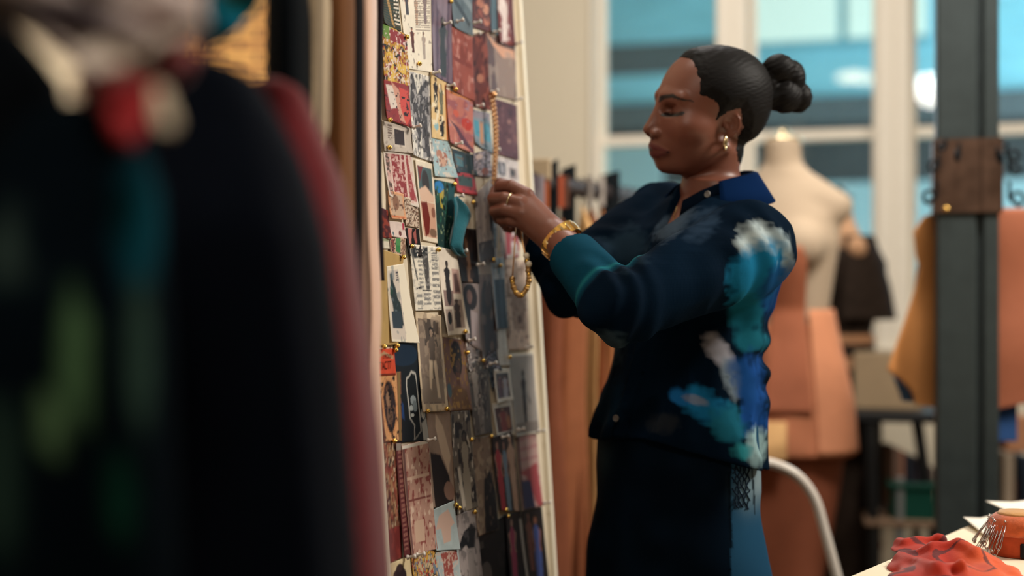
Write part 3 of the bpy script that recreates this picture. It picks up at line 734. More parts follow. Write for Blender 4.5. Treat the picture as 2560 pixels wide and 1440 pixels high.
d_ = W(1262, 496, 2.333) - W(1302, 508, 2.325); d_ /= np.linalg.norm(d_); e1 = np.cross(d_, (0, 0, 1)); e1 /= np.linalg.norm(e1); e2 = np.cross(d_, e1); c = W(1275, 500, 2.33)
m = MB(); m.tube([c + .0118 * (e1 * math.cos(t) + e2 * math.sin(t)) - PI_ for t in np.linspace(0, 2 * math.pi, 25)[:-1]], .0015, 8, closed=True)
m.build('ring', M_PALEGOLD, None, True).parent = person

# trousers and shoes
def trousers_sdf(P):
    f, l, a, b = tloc(P); z = P[:, 2]
    k = np.sqrt((l / (a - .010)) ** 2 + (f / (b - .008)) ** 2); d = np.maximum((k - 1) * .12, np.maximum(z - 1.10, .80 - z))
    for s in (1, -1):
        p = leg_pts(s); d = smin(d, chain(P, [p[0] + (0, 0, -.02), p[1], p[2] + (0, 0, .03)], [.098, .098, .100], .02), .05)
    d = d + .006 * vnoise(P, (14, 14, 6)) + .004 * np.sin(z * 55 + 4 * vnoise(P, 7)) * np.clip(-f * 10, 0, 1) * (z < .98)
    return np.maximum(d, .035 - z)
tV, tQ = sdf_mesh(trousers_sdf, np.array([.02, 2.08, .0]), np.array([.56, 2.74, 1.14]), .0045)
def trouser_colors(V):
    x, y = proj(V); n = vnoise(V, 26)
    c = np.tile(np.array(srgb(5, 17, 29)), (len(V), 1)) * (1 + .4 * n)[:, None]
    def blend(c, m, col): m = np.clip(m, 0, 1)[:, None]; return c * (1 - m) + np.array(col) * m
    front = V[:, 1] < 2.46
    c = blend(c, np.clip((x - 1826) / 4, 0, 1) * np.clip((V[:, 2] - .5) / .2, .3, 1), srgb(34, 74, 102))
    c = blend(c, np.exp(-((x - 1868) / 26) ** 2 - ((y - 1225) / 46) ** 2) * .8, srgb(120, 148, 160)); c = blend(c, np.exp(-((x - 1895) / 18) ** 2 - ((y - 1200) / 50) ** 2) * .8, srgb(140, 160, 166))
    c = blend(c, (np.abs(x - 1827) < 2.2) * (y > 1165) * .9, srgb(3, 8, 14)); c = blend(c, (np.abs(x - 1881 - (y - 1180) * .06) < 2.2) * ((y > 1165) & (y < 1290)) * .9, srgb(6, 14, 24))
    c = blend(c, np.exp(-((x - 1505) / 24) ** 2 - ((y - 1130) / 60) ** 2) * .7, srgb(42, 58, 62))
    return c
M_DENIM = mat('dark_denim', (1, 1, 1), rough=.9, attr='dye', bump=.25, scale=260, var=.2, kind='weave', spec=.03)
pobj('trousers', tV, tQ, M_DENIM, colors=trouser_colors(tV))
m = MB()
for k in range(-9, 10):
    for sg in (1, -1):
        ln = [(1858 + k * 13 + sg * t * .52, 1212 + t) for t in range(-62, 74, 6)]
        ln = [q for q in ln if 1834 < q[0] < 1879 and 1160 < q[1] < 1272]
        if len(ln) > 2: m.tube([surf(tV, x, y, 6) + np.array([0, -.0015, 0]) - PI_ for x, y in ln], .0011, 5)
m.build('lattice_stitching', mat('stitch', srgb(20, 36, 54), rough=.9)).parent = person
M_SHOE = mat('black_leather', srgb(20, 18, 18), rough=.4)
for s in (1, -1):
    c = leg_pts(s)[2]
    def shoe(P, c=c):
        a = c + TF * .13 + (0, 0, -.052); b = c - TF * .045 + (0, 0, -.048)
        return np.maximum(smin(rcone(P, b, a, .047, .040), rcone(P, c - TF * .01 + (0, 0, -.05), c + (0, 0, .0), .05, .046), .02), -P[:, 2] + .001)
    v, q = sdf_mesh(shoe, c + np.array([-.22, -.22, -.10]), c + np.array([.16, .16, .07]), .005); pobj('shoe', v, q, M_SHOE)
# ------------------------------------------------------------------ the pin board and everything pinned to it
BD = np.array([.324, .946, 0]); BD /= np.linalg.norm(BD); BN0 = np.array([BD[1], -BD[0], 0]); ph_ = math.radians(3.7)
BU = math.cos(ph_) * np.array([0, 0, 1.0]) - math.sin(ph_) * BN0; BNN = math.cos(ph_) * BN0 + math.sin(ph_) * np.array([0, 0, 1.0])
BO = np.array([-.05, 2.42, ZC])
def bts(px, py, off=0.0):
    r = np.array([(px - 1280) / FPX, 1.0, (720 - py) / FPX]); C = np.array([0, 0, ZC]); k = ((BO + BNN * off - C) @ BNN) / (r @ BNN); p = C + r * k - BO
    return np.array([p @ BD, p @ BU])
def bpt(ts, off=0.0): return BO + BD * ts[0] + BU * ts[1] + BNN * off
TR = bts(1336, 720)[0]; TLB = bts(926, 720)[0]
M_BOARD = mat('board_paper', srgb(222, 208, 184), rough=.85, bump=.05, scale=80, var=.04)
M_FOAM = mat('white_board_edge', srgb(240, 230, 208), rough=.6)
sbot = -(ZC - .012) / BU[2]
board = empty('pin_board', bpt((TR - .4, sbot)))
tag(board, 'tall white pin board covered in pinned photographs, leaning beside the woman', 'board')
def bprism(mb, t0, t1, s0, s1, o0, o1): return mb.prism([bpt((t0, s0), o0), bpt((t1, s0), o0), bpt((t1, s1), o0), bpt((t0, s1), o0)], BNN * (o1 - o0))
bprism(MB(), TLB, TR - .012, sbot, .95, -.012, 0).build('board_panel', M_BOARD, board)
bprism(MB(), TR - .0125, TR + .002, sbot, .95, -.014, .010).build('edge_strip', M_FOAM, board)
bprism(MB(), TLB - .012, TLB, sbot, .95, -.014, .006).build('edge_strip', M_FOAM, board)

def hx(c): return np.array(srgb(int(c[0:2], 16), int(c[2:4], 16), int(c[4:6], 16)))
def paint(U, Vv, bg, ops, seed):
    C = np.tile(hx(bg), (U.size, 1)); P3 = np.stack([U * 10, Vv * 10, np.full_like(U, seed * .37)], 1).astype(np.float32)
    C *= (1 + .10 * vnoise(P3, .6) + .05 * vnoise(P3, 2.2))[:, None]
    def put(m, col, a=1.0):
        m = np.clip(m.astype(float) * a, 0, 1)[:, None]; C[:] = C * (1 - m) + hx(col) * m
    wob = .02 * vnoise(P3, 1.5)
    for o in ops:
        k = o[0]
        if k == 'r': put((U > o[1]) & (U < o[3]) & (Vv > o[2]) & (Vv < o[4]), o[5])
        elif k == 'e': put(np.clip((1 - ((U - o[1]) / o[3]) ** 2 - ((Vv - o[2]) / o[4]) ** 2 + wob * 4) * 6, 0, 1), o[5])
        elif k == 'p': put(np.clip(.5 - poly2(U + wob * .5, Vv + wob * .35, o[1]) * 45, 0, 1), o[2])
        elif k == 'n': put(np.clip((vnoise(P3 + len(o[1]) + o[2], (o[2] / 6, o[3] / 5, 1)) + .35 * vnoise(P3 + o[2], (o[2] / 2.4, o[3] / 2.2, 1)) - o[4]) * 5, 0, 1), o[1], o[5] if len(o) > 5 else 1)
        elif k == 's': put(np.sin(U * o[2] * 6.283 + Vv * o[3] * 6.283 + 4 * wob * 8) > o[4], o[1], o[5] if len(o) > 5 else 1)
        elif k == 't':
            q = (Vv - o[2]) / (o[4] - o[2]) * o[5]; inn = (U > o[1]) & (U < o[3]) & (q > 0) & (q < o[5])
            w = vnoise(np.stack([U * 60 + np.floor(q) * 7.3, np.floor(q), q * 0 + seed], 1), .8); put(inn & (q % 1 < .55) & (w > -.45), o[6])
        elif k == 'f':                                            # a standing figure: centre, top, foot, half width, skin, clothes, hair
            cu, v0, v1, w, sk, dr, ha = o[1:8]; h_ = v1 - v0; x = np.abs(U - cu + wob * .5); y = (Vv - v0) / h_
            wid = np.interp(y, [.12, .17, .24, .42, .52, .75, 1], [.22, .45, 1, .62, .8, .72, .62]) * w
            put((x < wid) & (y > .13) & (y < 1), dr); put((x > wid * .8) & (x < wid * 1.15) & (y > .2) & (y < .52), sk)
            put((y > .75) & (y < 1) & (x < wid * .55), sk if len(o) > 8 else dr)
            put(((U - cu) / (w * .55)) ** 2 + ((y - .07) / .075) ** 2 < 1, ha); put(((U - cu) / (w * .36)) ** 2 + ((y - .085) / .055) ** 2 < 1, sk)
    return C
CROPS = {'a': (3.0, 930, 0), 'b': (3.0, 930, 440), 'c': (2.483, 930, 860)}
SHEETS = []
def sheet(name, short, tag_, quad, layer, bg, ops, label, cat='photo', curl=.004, rough=.35, border=None, group='pictures pinned to the board'):
    sc, ox, oy = CROPS[tag_]; px = [(ox + x / sc, oy + y / sc) for x, y in zip(quad[0::2], quad[1::2])]
    ts = np.array([bts(*p, .0012 + .0013 * layer) for p in px]); wdt = max(np.linalg.norm(ts[1] - ts[0]), np.linalg.norm(ts[2] - ts[3])); hgt = max(np.linalg.norm(ts[3] - ts[0]), np.linalg.norm(ts[2] - ts[1]))
    nu = int(np.clip(wdt / .0022, 8, 70)); nv = int(np.clip(hgt / .0016, 12, 170)); seed = len(SHEETS) + 1
    U, Vv = np.meshgrid(np.linspace(0, 1, nu + 1), np.linspace(0, 1, nv + 1)); U = U.ravel(); Vv = Vv.ravel()
    T = ((1 - U) * (1 - Vv))[:, None] * ts[0] + (U * (1 - Vv))[:, None] * ts[1] + (U * Vv)[:, None] * ts[2] + ((1 - U) * Vv)[:, None] * ts[3]
    off = .0012 + .0013 * layer + curl * (Vv ** 2) * (.25 + (2 * U - 1) ** 2) * (.6 + .4 * math.sin(seed * 2.1)) + .0006 * np.sin(U * 5 + seed)
    P = BO + T[:, :1] * BD + T[:, 1:] * BU + off[:, None] * BNN
    C = paint(U, Vv, bg, ops, seed)
    if border:
        b, bc = border; e = (np.minimum(U, 1 - U) * wdt < b) | (np.minimum(Vv, 1 - Vv) * hgt < b); C[e] = hx(bc)
    i = np.arange((nu + 1) * nv).reshape(nv, nu + 1)[:, :-1].ravel(); Q = np.stack([i + nu + 1, i + nu + 2, i + 1, i], 1)
    o = quadobj(name, P, Q, mat('print_gloss' if rough < .5 else 'paper_print', (1, 1, 1), rough=max(rough, .55), attr='dye', spec=.15), None, colors=C)
    s = o.modifiers.new('thickness', 'SOLIDIFY'); s.thickness = .0007; s.offset = -1
    tag(o, label, cat, group)
    cen = np.mean(px, 0); SHEETS.append((short, px, cen, layer, T, off)); return o
W_ = 'e4d8c4'
S = sheet
S('card', 'green braid card', 'a', (70, -60, 200, -60, 200, 238, 72, 170), 1, '26352c', [('p', [(.15, 0), (.33, 0), (.75, .95), (.6, .9)], 'b08a52'), ('s', '6a4a28', 0, 26, .55, .5), ('t', .7, .1, .98, .9, 8, 'd8cfc0')], 'dark green card with a gold braid and white marks at the top left', 'card')
S('sketch_sheet', 'white figure sketches', 'a', (200, -60, 446, -60, 452, 545, 262, 515), 0, 'e6dccb', [('f', .2, .02, .3, .07, '9a6a58', '4a4a52', '2c2624'), ('f', .5, .05, .42, .06, 'a87866', 'b89a84', '3a3030'), ('f', .78, .02, .4, .06, '8a6a60', '7a6a72', '2c2624'), ('f', .3, .45, .78, .07, 'a06a5a', '5a3a38', '2c2624'), ('f', .7, .5, .85, .06, '9a7a70', 'a89c94', '2c2624'), ('t', .45, .02, .95, .5, 16, '8a7c74'), ('n', '6a5a56', 6, 9, .55, .7)], 'tall white sheet of small fashion figure sketches', 'sketch', rough=.7)
S('photo_print', 'purple drapery', 'a', (445, -60, 602, -60, 600, 642, 452, 560), 1, '6e5a66', [('s', '48384a', 4, .3, .35, .7), ('f', .55, .28, .96, .2, '5a5450', '3c4044', '2a2a2e'), ('n', '8c7c88', 3, 1, .35, .6)], 'photo of purple-grey draped cloth beside the sketch sheet')
S('photo_print', 'grey coat', 'a', (598, -60, 752, -60, 740, 272, 600, 196), 2, '5c666c', [('p', [(.1, .1), (.9, .75), (.85, .85), (.05, .25)], '3a4046'), ('p', [(.5, 0), (1, .3), (1, .5), (.4, .1)], '7c868a'), ('n', '48525a', 4, 4, .3, .6)], 'photo of a blue-grey coat front near the top of the board')
S('photo_print', 'red crowd', 'a', (755, -60, 892, -60, 890, 245, 755, 205), 1, '5a2c28', [('e', .4, .3, .2, .14, 'a86a54'), ('e', .7, .45, .18, .14, 'c08468'), ('e', .35, .6, .2, .14, '8a4838'), ('e', .75, .75, .18, .12, 'b06a50'), ('n', '2c1c20', 5, 6, .3, .8)], 'small dark red photo of a group of faces at the top')
S('photo_print', 'blue strip', 'a', (888, -60, 950, -60, 942, 265, 888, 248), 1, '56666e', [('s', '3c4c58', 2, 0, .2, .6)], 'narrow blue-grey photo strip left of the white ruffle photo')
S('photo_print', 'white ruffle', 'a', (942, -60, 1058, -60, 1064, 350, 944, 318), 2, '7c3a34', [('p', [(.05, .12), (.4, .1), (.62, .3), (.55, .95), (.2, .95), (.25, .5), (0, .35)], 'd8c4bc'), ('n', 'f0e2d8', 4, 8, .35, .7), ('p', [(.7, 0), (1, 0), (1, 1), (.8, 1)], '5c2a2a')], 'photo of a white ruffled form on a red ground')
S('photo_print', 'taupe gown', 'a', (856, 246, 1074, 336, 1082, 758, 862, 702), 1, '5c4440', [('p', [(.0, 0), (.35, .12), (.95, .12), (.98, .3), (.6, .34), (.2, .16)], 'd09a7c'), ('p', [(.25, .2), (.5, .32), (.95, .25), (1, .6), (.92, 1), (.35, 1), (.3, .6)], '8c7468'), ('n', 'a08a7c', 5, 3, .3, .6)], 'photo of a bare-shouldered woman in a taupe gown')
S('painted_canvas', 'rust canvas', 'a', (600, 200, 752, 276, 756, 762, 600, 672), 2, '8e4a40', [('n', '6e342e', 3, 2, .15, .7), ('n', 'b07468', 4, 3, .3, .7), ('r', .05, .45, .95, .52, '7a3a34'), ('n', 'c8948a', 6, 4, .45, .6)], 'rust coloured painted print high in the middle of the board', 'print', rough=.7)
S('painted_canvas', 'dark rust canvas', 'a', (748, 276, 866, 232, 872, 832, 752, 792), 1, '5e2e2a', [('n', '8a4a3e', 3, 4, .2, .8), ('n', '341c1e', 4, 5, .25, .8), ('e', .5, .6, .2, .06, 'a06854')], 'dark rust brown print right of the lighter rust one', 'print', rough=.7)
S('collage_print', 'yellow and red collage', 'a', (74, 170, 262, 262, 282, 645, 94, 632), 2, 'b8862e', [('n', '8a2e2a', 7, 9, .1), ('n', '2c2420', 8, 10, .35), ('n', 'd8b04e', 5, 6, .3), ('n', 'd8c8b0', 9, 12, .5), ('e', .2, .1, .25, .14, '6a8a3e'), ('r', .3, .02, .9, .25, '8c3438'), ('n', 'd8c0b8', 12, 9, .45)], 'busy yellow and red patterned collage print', 'collage')
S('collage_print', 'red face drawing', 'a', (92, 600, 282, 640, 290, 958, 102, 892), 3, '8a2c2c', [('p', [(.05, .1), (.3, .1), (.55, .6), (.2, .7)], 'd8c8bc'), ('p', [(.25, 0), (.6, .2), (.8, .95), (.55, .9), (.4, .4)], 'c8917c'), ('p', [(.55, .1), (.95, .15), (1, .75), (.8, .98), (.6, .6)], 'c6493e'), ('e', .72, .33, .08, .03, '201414'), ('e', .92, .36, .06, .03, '201414'), ('e', .8, .72, .1, .05, '2a1416'), ('p', [(.85, .4), (.95, .6), (.84, .62)], '3a1a1a'), ('n', '2a1a1a', 9, 9, .45)], 'red and black collage with a drawn face', 'collage')
S('drawing_sheet', 'ink figures', 'a', (276, 536, 442, 575, 446, 1216, 292, 1164), 0, 'dcd6cc', [('p', [(.05, .05), (.15, .0), (.35, .25), (.7, .05), (.9, .06), (.95, .5), (.85, .62), (.9, .95), (.6, .98), (.5, .7), (.3, .96), (.25, .7), (.0, .45)], '4c4a4e'), ('n', 'a8a4a4', 9, 9, .1, .8), ('n', '2a282c', 12, 12, .3, .8)], 'white sheet with black ink drawing of dark figures', 'drawing', rough=.7)
S('sketch_sheet', 'cream fashion plate', 'a', (440, 540, 556, 592, 572, 1058, 444, 1034), 1, 'd8b884', [('f', .3, .05, .6, .16, '6a4838', '2c2826', '1c1816'), ('f', .65, .12, .6, .14, '8a6048', '6a6a58', '1c1816'), ('f', .65, .62, .95, .16, '6a4838', '28282a', '1c1816'), ('e', .3, .8, .16, .07, '8ab0b8'), ('n', 'e8d8b8', 5, 6, .35), ('r', .9, .1, 1, 1, 'b86a3e')], 'narrow cream and orange fashion plate with dark figures', 'sketch', rough=.6)
S('painted_canvas', 'salmon painting', 'a', (556, 668, 757, 752, 752, 1152, 574, 1068), 2, 'b06a5e', [('n', '8a4e58', 3, 4, .1, .7), ('e', .75, .5, .2, .12, 'b03a32'), ('e', .35, .38, .12, .07, 'c05a48'), ('n', 'c88a78', 3, 3, .3, .8), ('p', [(.05, .55), (.4, .62), (.8, .85), (1, .95), (1, 1), (.6, .9), (.3, .68)], '5a3a48'), ('n', '9c7a84', 4, 9, .5), ('r', .1, .0, .9, .05, 'c07840')], 'salmon pink painting with red blotches', 'painting', rough=.6)
S('photo_print', 'blue house', 'a', (754, 818, 882, 850, 892, 1156, 758, 1066), 1, '7c8890', [('r', .05, .3, .95, .75, '4c8ca0'), ('r', .38, .28, .6, .95, 'b08060'), ('r', .0, .0, 1, .22, '8c8088'), ('n', '48606c', 4, 5, .35, .7)], 'small photo of a blue house front with an orange column')
S('painted_canvas', 'plum canvas', 'a', (914, 735, 1087, 792, 1098, 1204, 926, 1152), 1, '5c4048', [('n', '7c5a5c', 4, 4, .2, .8), ('e', .65, .35, .12, .05, '96706c'), ('e', .6, .7, .1, .05, '8c6a68'), ('n', '42303a', 3, 3, .3, .7)], 'plum coloured canvas print along the right edge', 'print', rough=.7)
S('postcard', 'grey postcard', 'a', (82, 898, 292, 962, 302, 1152, 84, 1132), 1, 'b8aca0', [('r', .33, .12, .76, .8, 'c8bcb0'), ('r', .38, .18, .72, .74, '3c3436'), ('n', '5a4a48', 5, 5, .3, .4), ('t', .15, .1, .3, .6, 6, '6a5a54')], 'grey postcard with a dark square picture', 'postcard', rough=.6)
S('print_sheet', 'red engravings', 'a', (84, 1130, 302, 1150, 336, 1560, 112, 1470), 0, 'd8c4b8', [('r', .04, .05, .18, .95, '5a4a44'), ('r', .22, .04, .7, .94, '8e3a3e'), ('n', 'd4b0a8', 9, 9, .15, .9), ('p', [(.76, .02), (.82, .02), (.97, .9), (.76, .9)], '9a4448'), ('n', 'c89890', 8, 12, .3, .6)], 'white sheet with dark red engraved figures', 'print', rough=.6, border=(.004, 'd8ccc0'))
S('photo_print', 'teal and red head', 'b', (322, -126, 458, -90, 492, 506, 378, 482), 1, 'e0d2bc', [('r', .08, .07, .88, .5, '4c5e60'), ('p', [(.08, .07), (.4, .07), (.15, .26)], '7a2c2c'), ('e', .5, .28, .24, .18, '38302e'), ('p', [(.05, .36), (.5, .3), (.95, .42), (.9, .5), (.1, .5)], 'd8b49c'), ('r', .08, .5, .95, .94, 'c89c84'), ('p', [(.1, .52), (.5, .5), (.62, .7), (.5, .9), (.2, .95)], '6e2620'), ('e', .85, .62, .12, .07, '8a5a4a'), ('e', .75, .88, .22, .06, '7a5e4c')], 'white-bordered photo pair of a dark head over a red dress')
S('photo_print', 'pale blue beach', 'a', (440, 1036, 572, 1062, 632, 1336, 458, 1322), 1, '9cb4b8', [('e', .4, .4, .18, .14, 'b07a64'), ('e', .65, .45, .14, .14, 'a86a58'), ('e', .5, .6, .2, .12, 'c89c84'), ('n', 'd0c8bc', 5, 6, .3), ('n', '7a5248', 8, 9, .5)], 'pale blue photo of small people outdoors')
S('photo_print', 'dark street', 'a', (600, 1112, 764, 1164, 774, 1320, 624, 1294), 0, '2c3438', [('r', .1, .2, .45, .7, '4c7078'), ('n', '6a5a50', 5, 5, .35), ('r', .6, .1, .8, .95, '16201c')], 'small dark teal street photo')
S('photo_print', 'crowd', 'a', (764, 1150, 892, 1118, 898, 1330, 768, 1316), 2, '8a8088', [('n', '3c3036', 7, 8, .0), ('n', 'b8a8a8', 8, 8, .25), ('e', .6, .8, .2, .15, '8a4a34'), ('e', .3, .2, .2, .12, 'c0a8a0')], 'small photo of a milling crowd')
S('photo_print', 'red truck', 'a', (628, 1288, 774, 1312, 782, 1466, 630, 1440), 1, 'a03034', [('r', .12, .15, .82, .62, '3c4a46'), ('r', .0, .78, 1, 1, 'b83c40'), ('n', '2c3430', 4, 4, .4)], 'bright red photo with a dark window in it')
S('photo_print', 'black and white pair', 'a', (928, 1168, 1098, 1212, 1104, 1452, 932, 1420), 0, 'c8bcb8', [('r', .08, .15, .4, .55, '58585e'), ('e', .25, .35, .08, .14, '9c9498'), ('r', .55, .25, .92, .6, '8c7c78'), ('e', .72, .4, .1, .12, '3a3436'), ('n', 'a09494', 6, 6, .4)], 'pale sheet with two small black and white photos')
S('photo_print', 'blue and green collage', 'b', (468, 26, 624, 56, 602, 566, 490, 528), 1, '1e3836', [('e', .2, .1, .25, .09, '2c78b4'), ('p', [(.2, .2), (.45, .12), (.4, .42), (.25, .4)], 'b09a3c'), ('n', '2c6a58', 5, 5, .1), ('n', '14201e', 5, 5, .25), ('n', '8a9a78', 9, 9, .5), ('r', .7, .0, 1, .5, '1c4a50')], 'dark photo collage of blue, yellow and green shapes', 'collage')
S('photo_print', 'dark legs', 'b', (604, 380, 782, 400, 792, 806, 660, 796), 1, '1c1618', [('p', [(.45, .1), (.6, .1), (.7, .98), (.45, .98)], '9a7458'), ('n', '3a2a28', 3, 2, .3)], 'black photo with one tan vertical leg under the teal swatch')
S('photo_print', 'grey white drapery', 'b', (774, 142, 904, 8, 908, 654, 788, 644), 2, 'a89c98', [('s', 'c8bcb4', 2.5, .1, .1, .8), ('p', [(.75, .15), (.95, .15), (1, .7), (.8, .6)], '3a3a40'), ('n', '5a5458', 3, 6, .45), ('r', .0, .72, 1, 1, '4c4446'), ('n', '988c88', 4, 3, .3)], 'photo of hanging white and grey garments below the chain')
S('photo_print', 'pale blurred figure', 'b', (906, 30, 984, 30, 992, 622, 916, 634), 1, 'c0aca0', [('r', .05, .1, .5, .3, '9a9ca4'), ('p', [(.3, .5), (.6, .5), (.65, 1), (.3, 1)], 'd8b890'), ('r', .05, .6, .25, .85, '38383c'), ('n', '8c7c74', 4, 6, .35)], 'narrow pale photo behind the hand, with a blurred figure')
S('photo_print', 'red and white blur', 'b', (984, 30, 1092, 30, 1100, 612, 990, 622), 1, 'b8a8a0', [('r', .1, .62, .45, .95, 'b0444a'), ('r', .45, .5, .75, .85, 'd8c8c8'), ('n', '9a3a42', 4, 4, .3), ('r', 0, 0, 1, .3, 'c0b8b0')], 'small red and white photo behind the hand')
S('drawing_sheet', 'orange figure drawing', 'b', (122, 108, 240, 134, 244, 330, 126, 318), 2, 'd09a74', [('r', .1, .08, .92, .86, 'c0a48c'), ('e', .45, .4, .22, .28, '8a6450'), ('n', '6a4c40', 6, 6, .3), ('r', .05, .9, .95, .95, 'c4643c')], 'small orange-bordered figure drawing', 'drawing', rough=.6)
S('drawing_sheet', 'brown engraving', 'b', (240, 156, 346, 178, 354, 392, 248, 372), 1, 'c8b4a0', [('n', '7a5c4c', 10, 12, .05), ('n', '4c3830', 12, 14, .35)], 'small brown engraving of scrollwork', 'drawing', rough=.6)
S('card', 'pale pink card', 'b', (128, 338, 242, 350, 246, 470, 130, 452), 1, 'd8c4bc', [('r', .85, .05, .98, .5, 'a8384c'), ('e', .7, .7, .08, .2, '6a3c3c'), ('e', .2, .8, .08, .15, '48646c')], 'small pale card with pink edge', 'card', rough=.7)
S('photo_print', 'black and pink legs', 'b', (252, 388, 352, 398, 358, 604, 262, 596), 2, '181416', [('p', [(.15, 0), (.5, 0), (.4, .55), (.2, .55)], 'c07a70'), ('p', [(.55, .2), (.75, 0), (.8, .5), (.7, .55)], 'a05a54'), ('r', 0, .6, 1, 1, '201a1c')], 'small black photo with pink legs')
S('card', 'green and red tickets', 'b', (136, 466, 252, 462, 246, 622, 138, 566), 2, 'c4a890', [('r', .06, .05, .3, .95, '8a4a44'), ('n', '3c3a3c', 10, 8, .2), ('r', .36, .02, .66, .85, '4c8a54'), ('r', .36, .4, .66, .85, '3a7a48'), ('t', .72, .05, .98, .95, 9, '8a6a58')], 'tickets card in red and green beside small text', 'card', rough=.7)
S('card', 'kraft card', 'b', (20, 532, 238, 602, 182, 1262, 20, 1275), 2, 'b0925e', [('n', '9a7c4c', 3, 3, .4, .5)], 'tan kraft card under the statue print', 'card', rough=.8)
S('print_sheet', 'statue print', 'b', (114, 678, 242, 656, 340, 1254, 132, 1242), 3, 'e4dac6', [('r', .04, .06, .58, .97, 'ccc0b4'), ('p', [(.13, .1), (.25, .1), (.28, .22), (.36, .3), (.4, .42), (.52, .5), (.55, .78), (.2, .8), (.16, .5), (.08, .36), (.14, .26)], '2c383c'), ('e', .16, .32, .07, .07, '28443c'), ('t', .42, .08, .56, .22, 6, '4c4c54'), ('n', '6a7880', 6, 7, .4, .6), ('r', .1, .6, .5, .82, '34404a'), ('r', .6, .0, 1, 1, 'e6dcc8')], 'white sheet with a print of a dark green statue', 'print', rough=.7)
S('newspaper_page', 'newspaper page', 'b', (282, 510, 497, 532, 524, 1006, 322, 1012), 3, 'e0d8c8', [('p', [(.03, .03), (.62, .02), (.6, .2), (.1, .21)], '2c3034'), ('t', .2, .03, .42, .19, 3, 'e8e0d4'), ('p', [(.0, .03), (.04, .03), (.18, .52), (.14, .55)], '30343a'), ('p', [(.42, .14), (.55, .12), (.62, .25), (.6, .68), (.48, .7), (.44, .5), (.4, .25)], '4c4a4a'), ('n', '9c9894', 8, 14, .3, .6), ('r', .3, .68, .66, .705, '282c30'), ('t', .22, .24, .38, .68, 34, '8c8a86'), ('t', .74, .05, .96, .3, 22, '7a7876'), ('t', .72, .32, .98, .98, 48, '84827e'), ('t', .1, .64, .28, .68, 2, '3c3c40'), ('t', .08, .7, .28, .98, 20, '8c8a86'), ('t', .34, .74, .62, .95, 16, '848280')], 'black and white newspaper page with a standing figure', 'newspaper', rough=.8)
S('magazine_page', 'four-picture page', 'b', (490, 528, 648, 566, 690, 1184, 526, 1204), 2, 'd8ccbc', [('f', .38, .14, .62, .14, '3a3030', '26262a', '1c1a1a'), ('r', .1, .48, .62, .66, '86706a'), ('e', .4, .52, .14, .14, '2a2628'), ('r', .62, .22, .95, .52, 'b4948a'), ('p', [(.68, .28), (.85, .27), (.92, .5), (.7, .5)], '5c4644'), ('r', .1, .7, .5, .95, 'a89488'), ('e', .34, .8, .13, .08, '1c1a1c'), ('r', .58, .58, .92, .93, '9c8a80'), ('f', .72, .58, .92, .12, '5a4c48', '4c4446', '2a2426')], 'white page with four small pictures of dark figures', 'magazine page', curl=.012, rough=.6)
S('photo_print', 'long-haired woman', 'b', (662, 800, 798, 810, 808, 1316, 684, 1222), 2, '8c7c78', [('e', .5, .22, .42, .22, '241e20'), ('e', .48, .22, .16, .12, '7a5a50'), ('p', [(.1, .3), (.45, .4), (.4, .75), (.2, .6)], '2a2426'), ('p', [(.5, .42), (.9, .45), (.95, .96), (.6, .95)], 'a49494'), ('r', .42, .4, .52, 1, '28242a')], 'photo of a woman with long dark hair in a pale jacket')
S('photo_print', 'dark portrait', 'b', (788, 648, 918, 656, 940, 1296, 820, 1394), 1, '5e4a42', [('e', .5, .42, .36, .25, '2e2220'), ('e', .55, .35, .2, .13, '44302a'), ('p', [(.2, .6), (.9, .6), (.95, 1), (.3, 1)], '32282c'), ('n', '7c6456', 3, 3, .4, .6), ('r', 0, .0, 1, .12, '8c7868')], 'tall brown portrait photo of a dark figure')
S('photo_print', 'denim legs', 'b', (893, 618, 988, 610, 1008, 1146, 928, 1154), 2, 'b0b4b8', [('r', .15, .3, 1, 1, '2c3848'), ('s', '46566a', 2, 0, .4, .6), ('r', .45, .1, .6, .22, '383c3c')], 'narrow photo of dark denim on a pale blue ground')
S('photo_print', 'white cloth', 'b', (926, 1150, 1010, 1144, 1016, 1422, 944, 1426), 1, 'd0ccc4', [('s', 'b0aca8', 2, 0, .5, .6)], 'narrow white photo below the denim one')
S('print_sheet', 'bust drawing', 'b', (986, 608, 1154, 640, 1184, 1306, 1018, 1306), 1, 'c8b0a0', [('e', .5, .14, .16, .1, '9c8678'), ('p', [(.25, .4), (.45, .35), (.8, .4), (.88, .6), (.75, .78), (.3, .78), (.25, .6)], '968074'), ('n', '6e5a52', 7, 10, .25, .8), ('e', .6, .66, .12, .05, '5c4842')], 'tan print with a pencil drawing of a bust', 'print', rough=.7)
S('poster', 'orange festival poster', 'b', (44, 1296, 166, 1292, 182, 1492, 44, 1498), 3, 'c84a30', [('p', [(.0, .25), (.35, .1), (.95, .3), (.9, .42), (.4, .22), (.0, .36)], 'b08a68'), ('r', 0, .95, 1, 1, '281e1c')], 'orange-red festival poster lettered in black', 'poster', rough=.6, curl=0)
S('poster', 'oval portrait poster', 'c', (26, 172, 178, 170, 186, 604, 76, 612), 2, '6a4434', [('r', .1, .03, .82, .98, 'd09a6a'), ('e', .46, .5, .36, .44, 'c88c5c'), ('e', .46, .5, .3, .38, '2c2226'), ('n', '8a5c42', 12, 14, .35, .5), ('e', .42, .4, .12, .12, '8a6a54'), ('e', .44, .62, .16, .14, '6c5244'), ('n', '1c181c', 6, 8, .45), ('r', .85, .0, .97, 1, '7c6440')], 'ornate tan poster with a portrait in a dark oval', 'poster', rough=.6, curl=0)
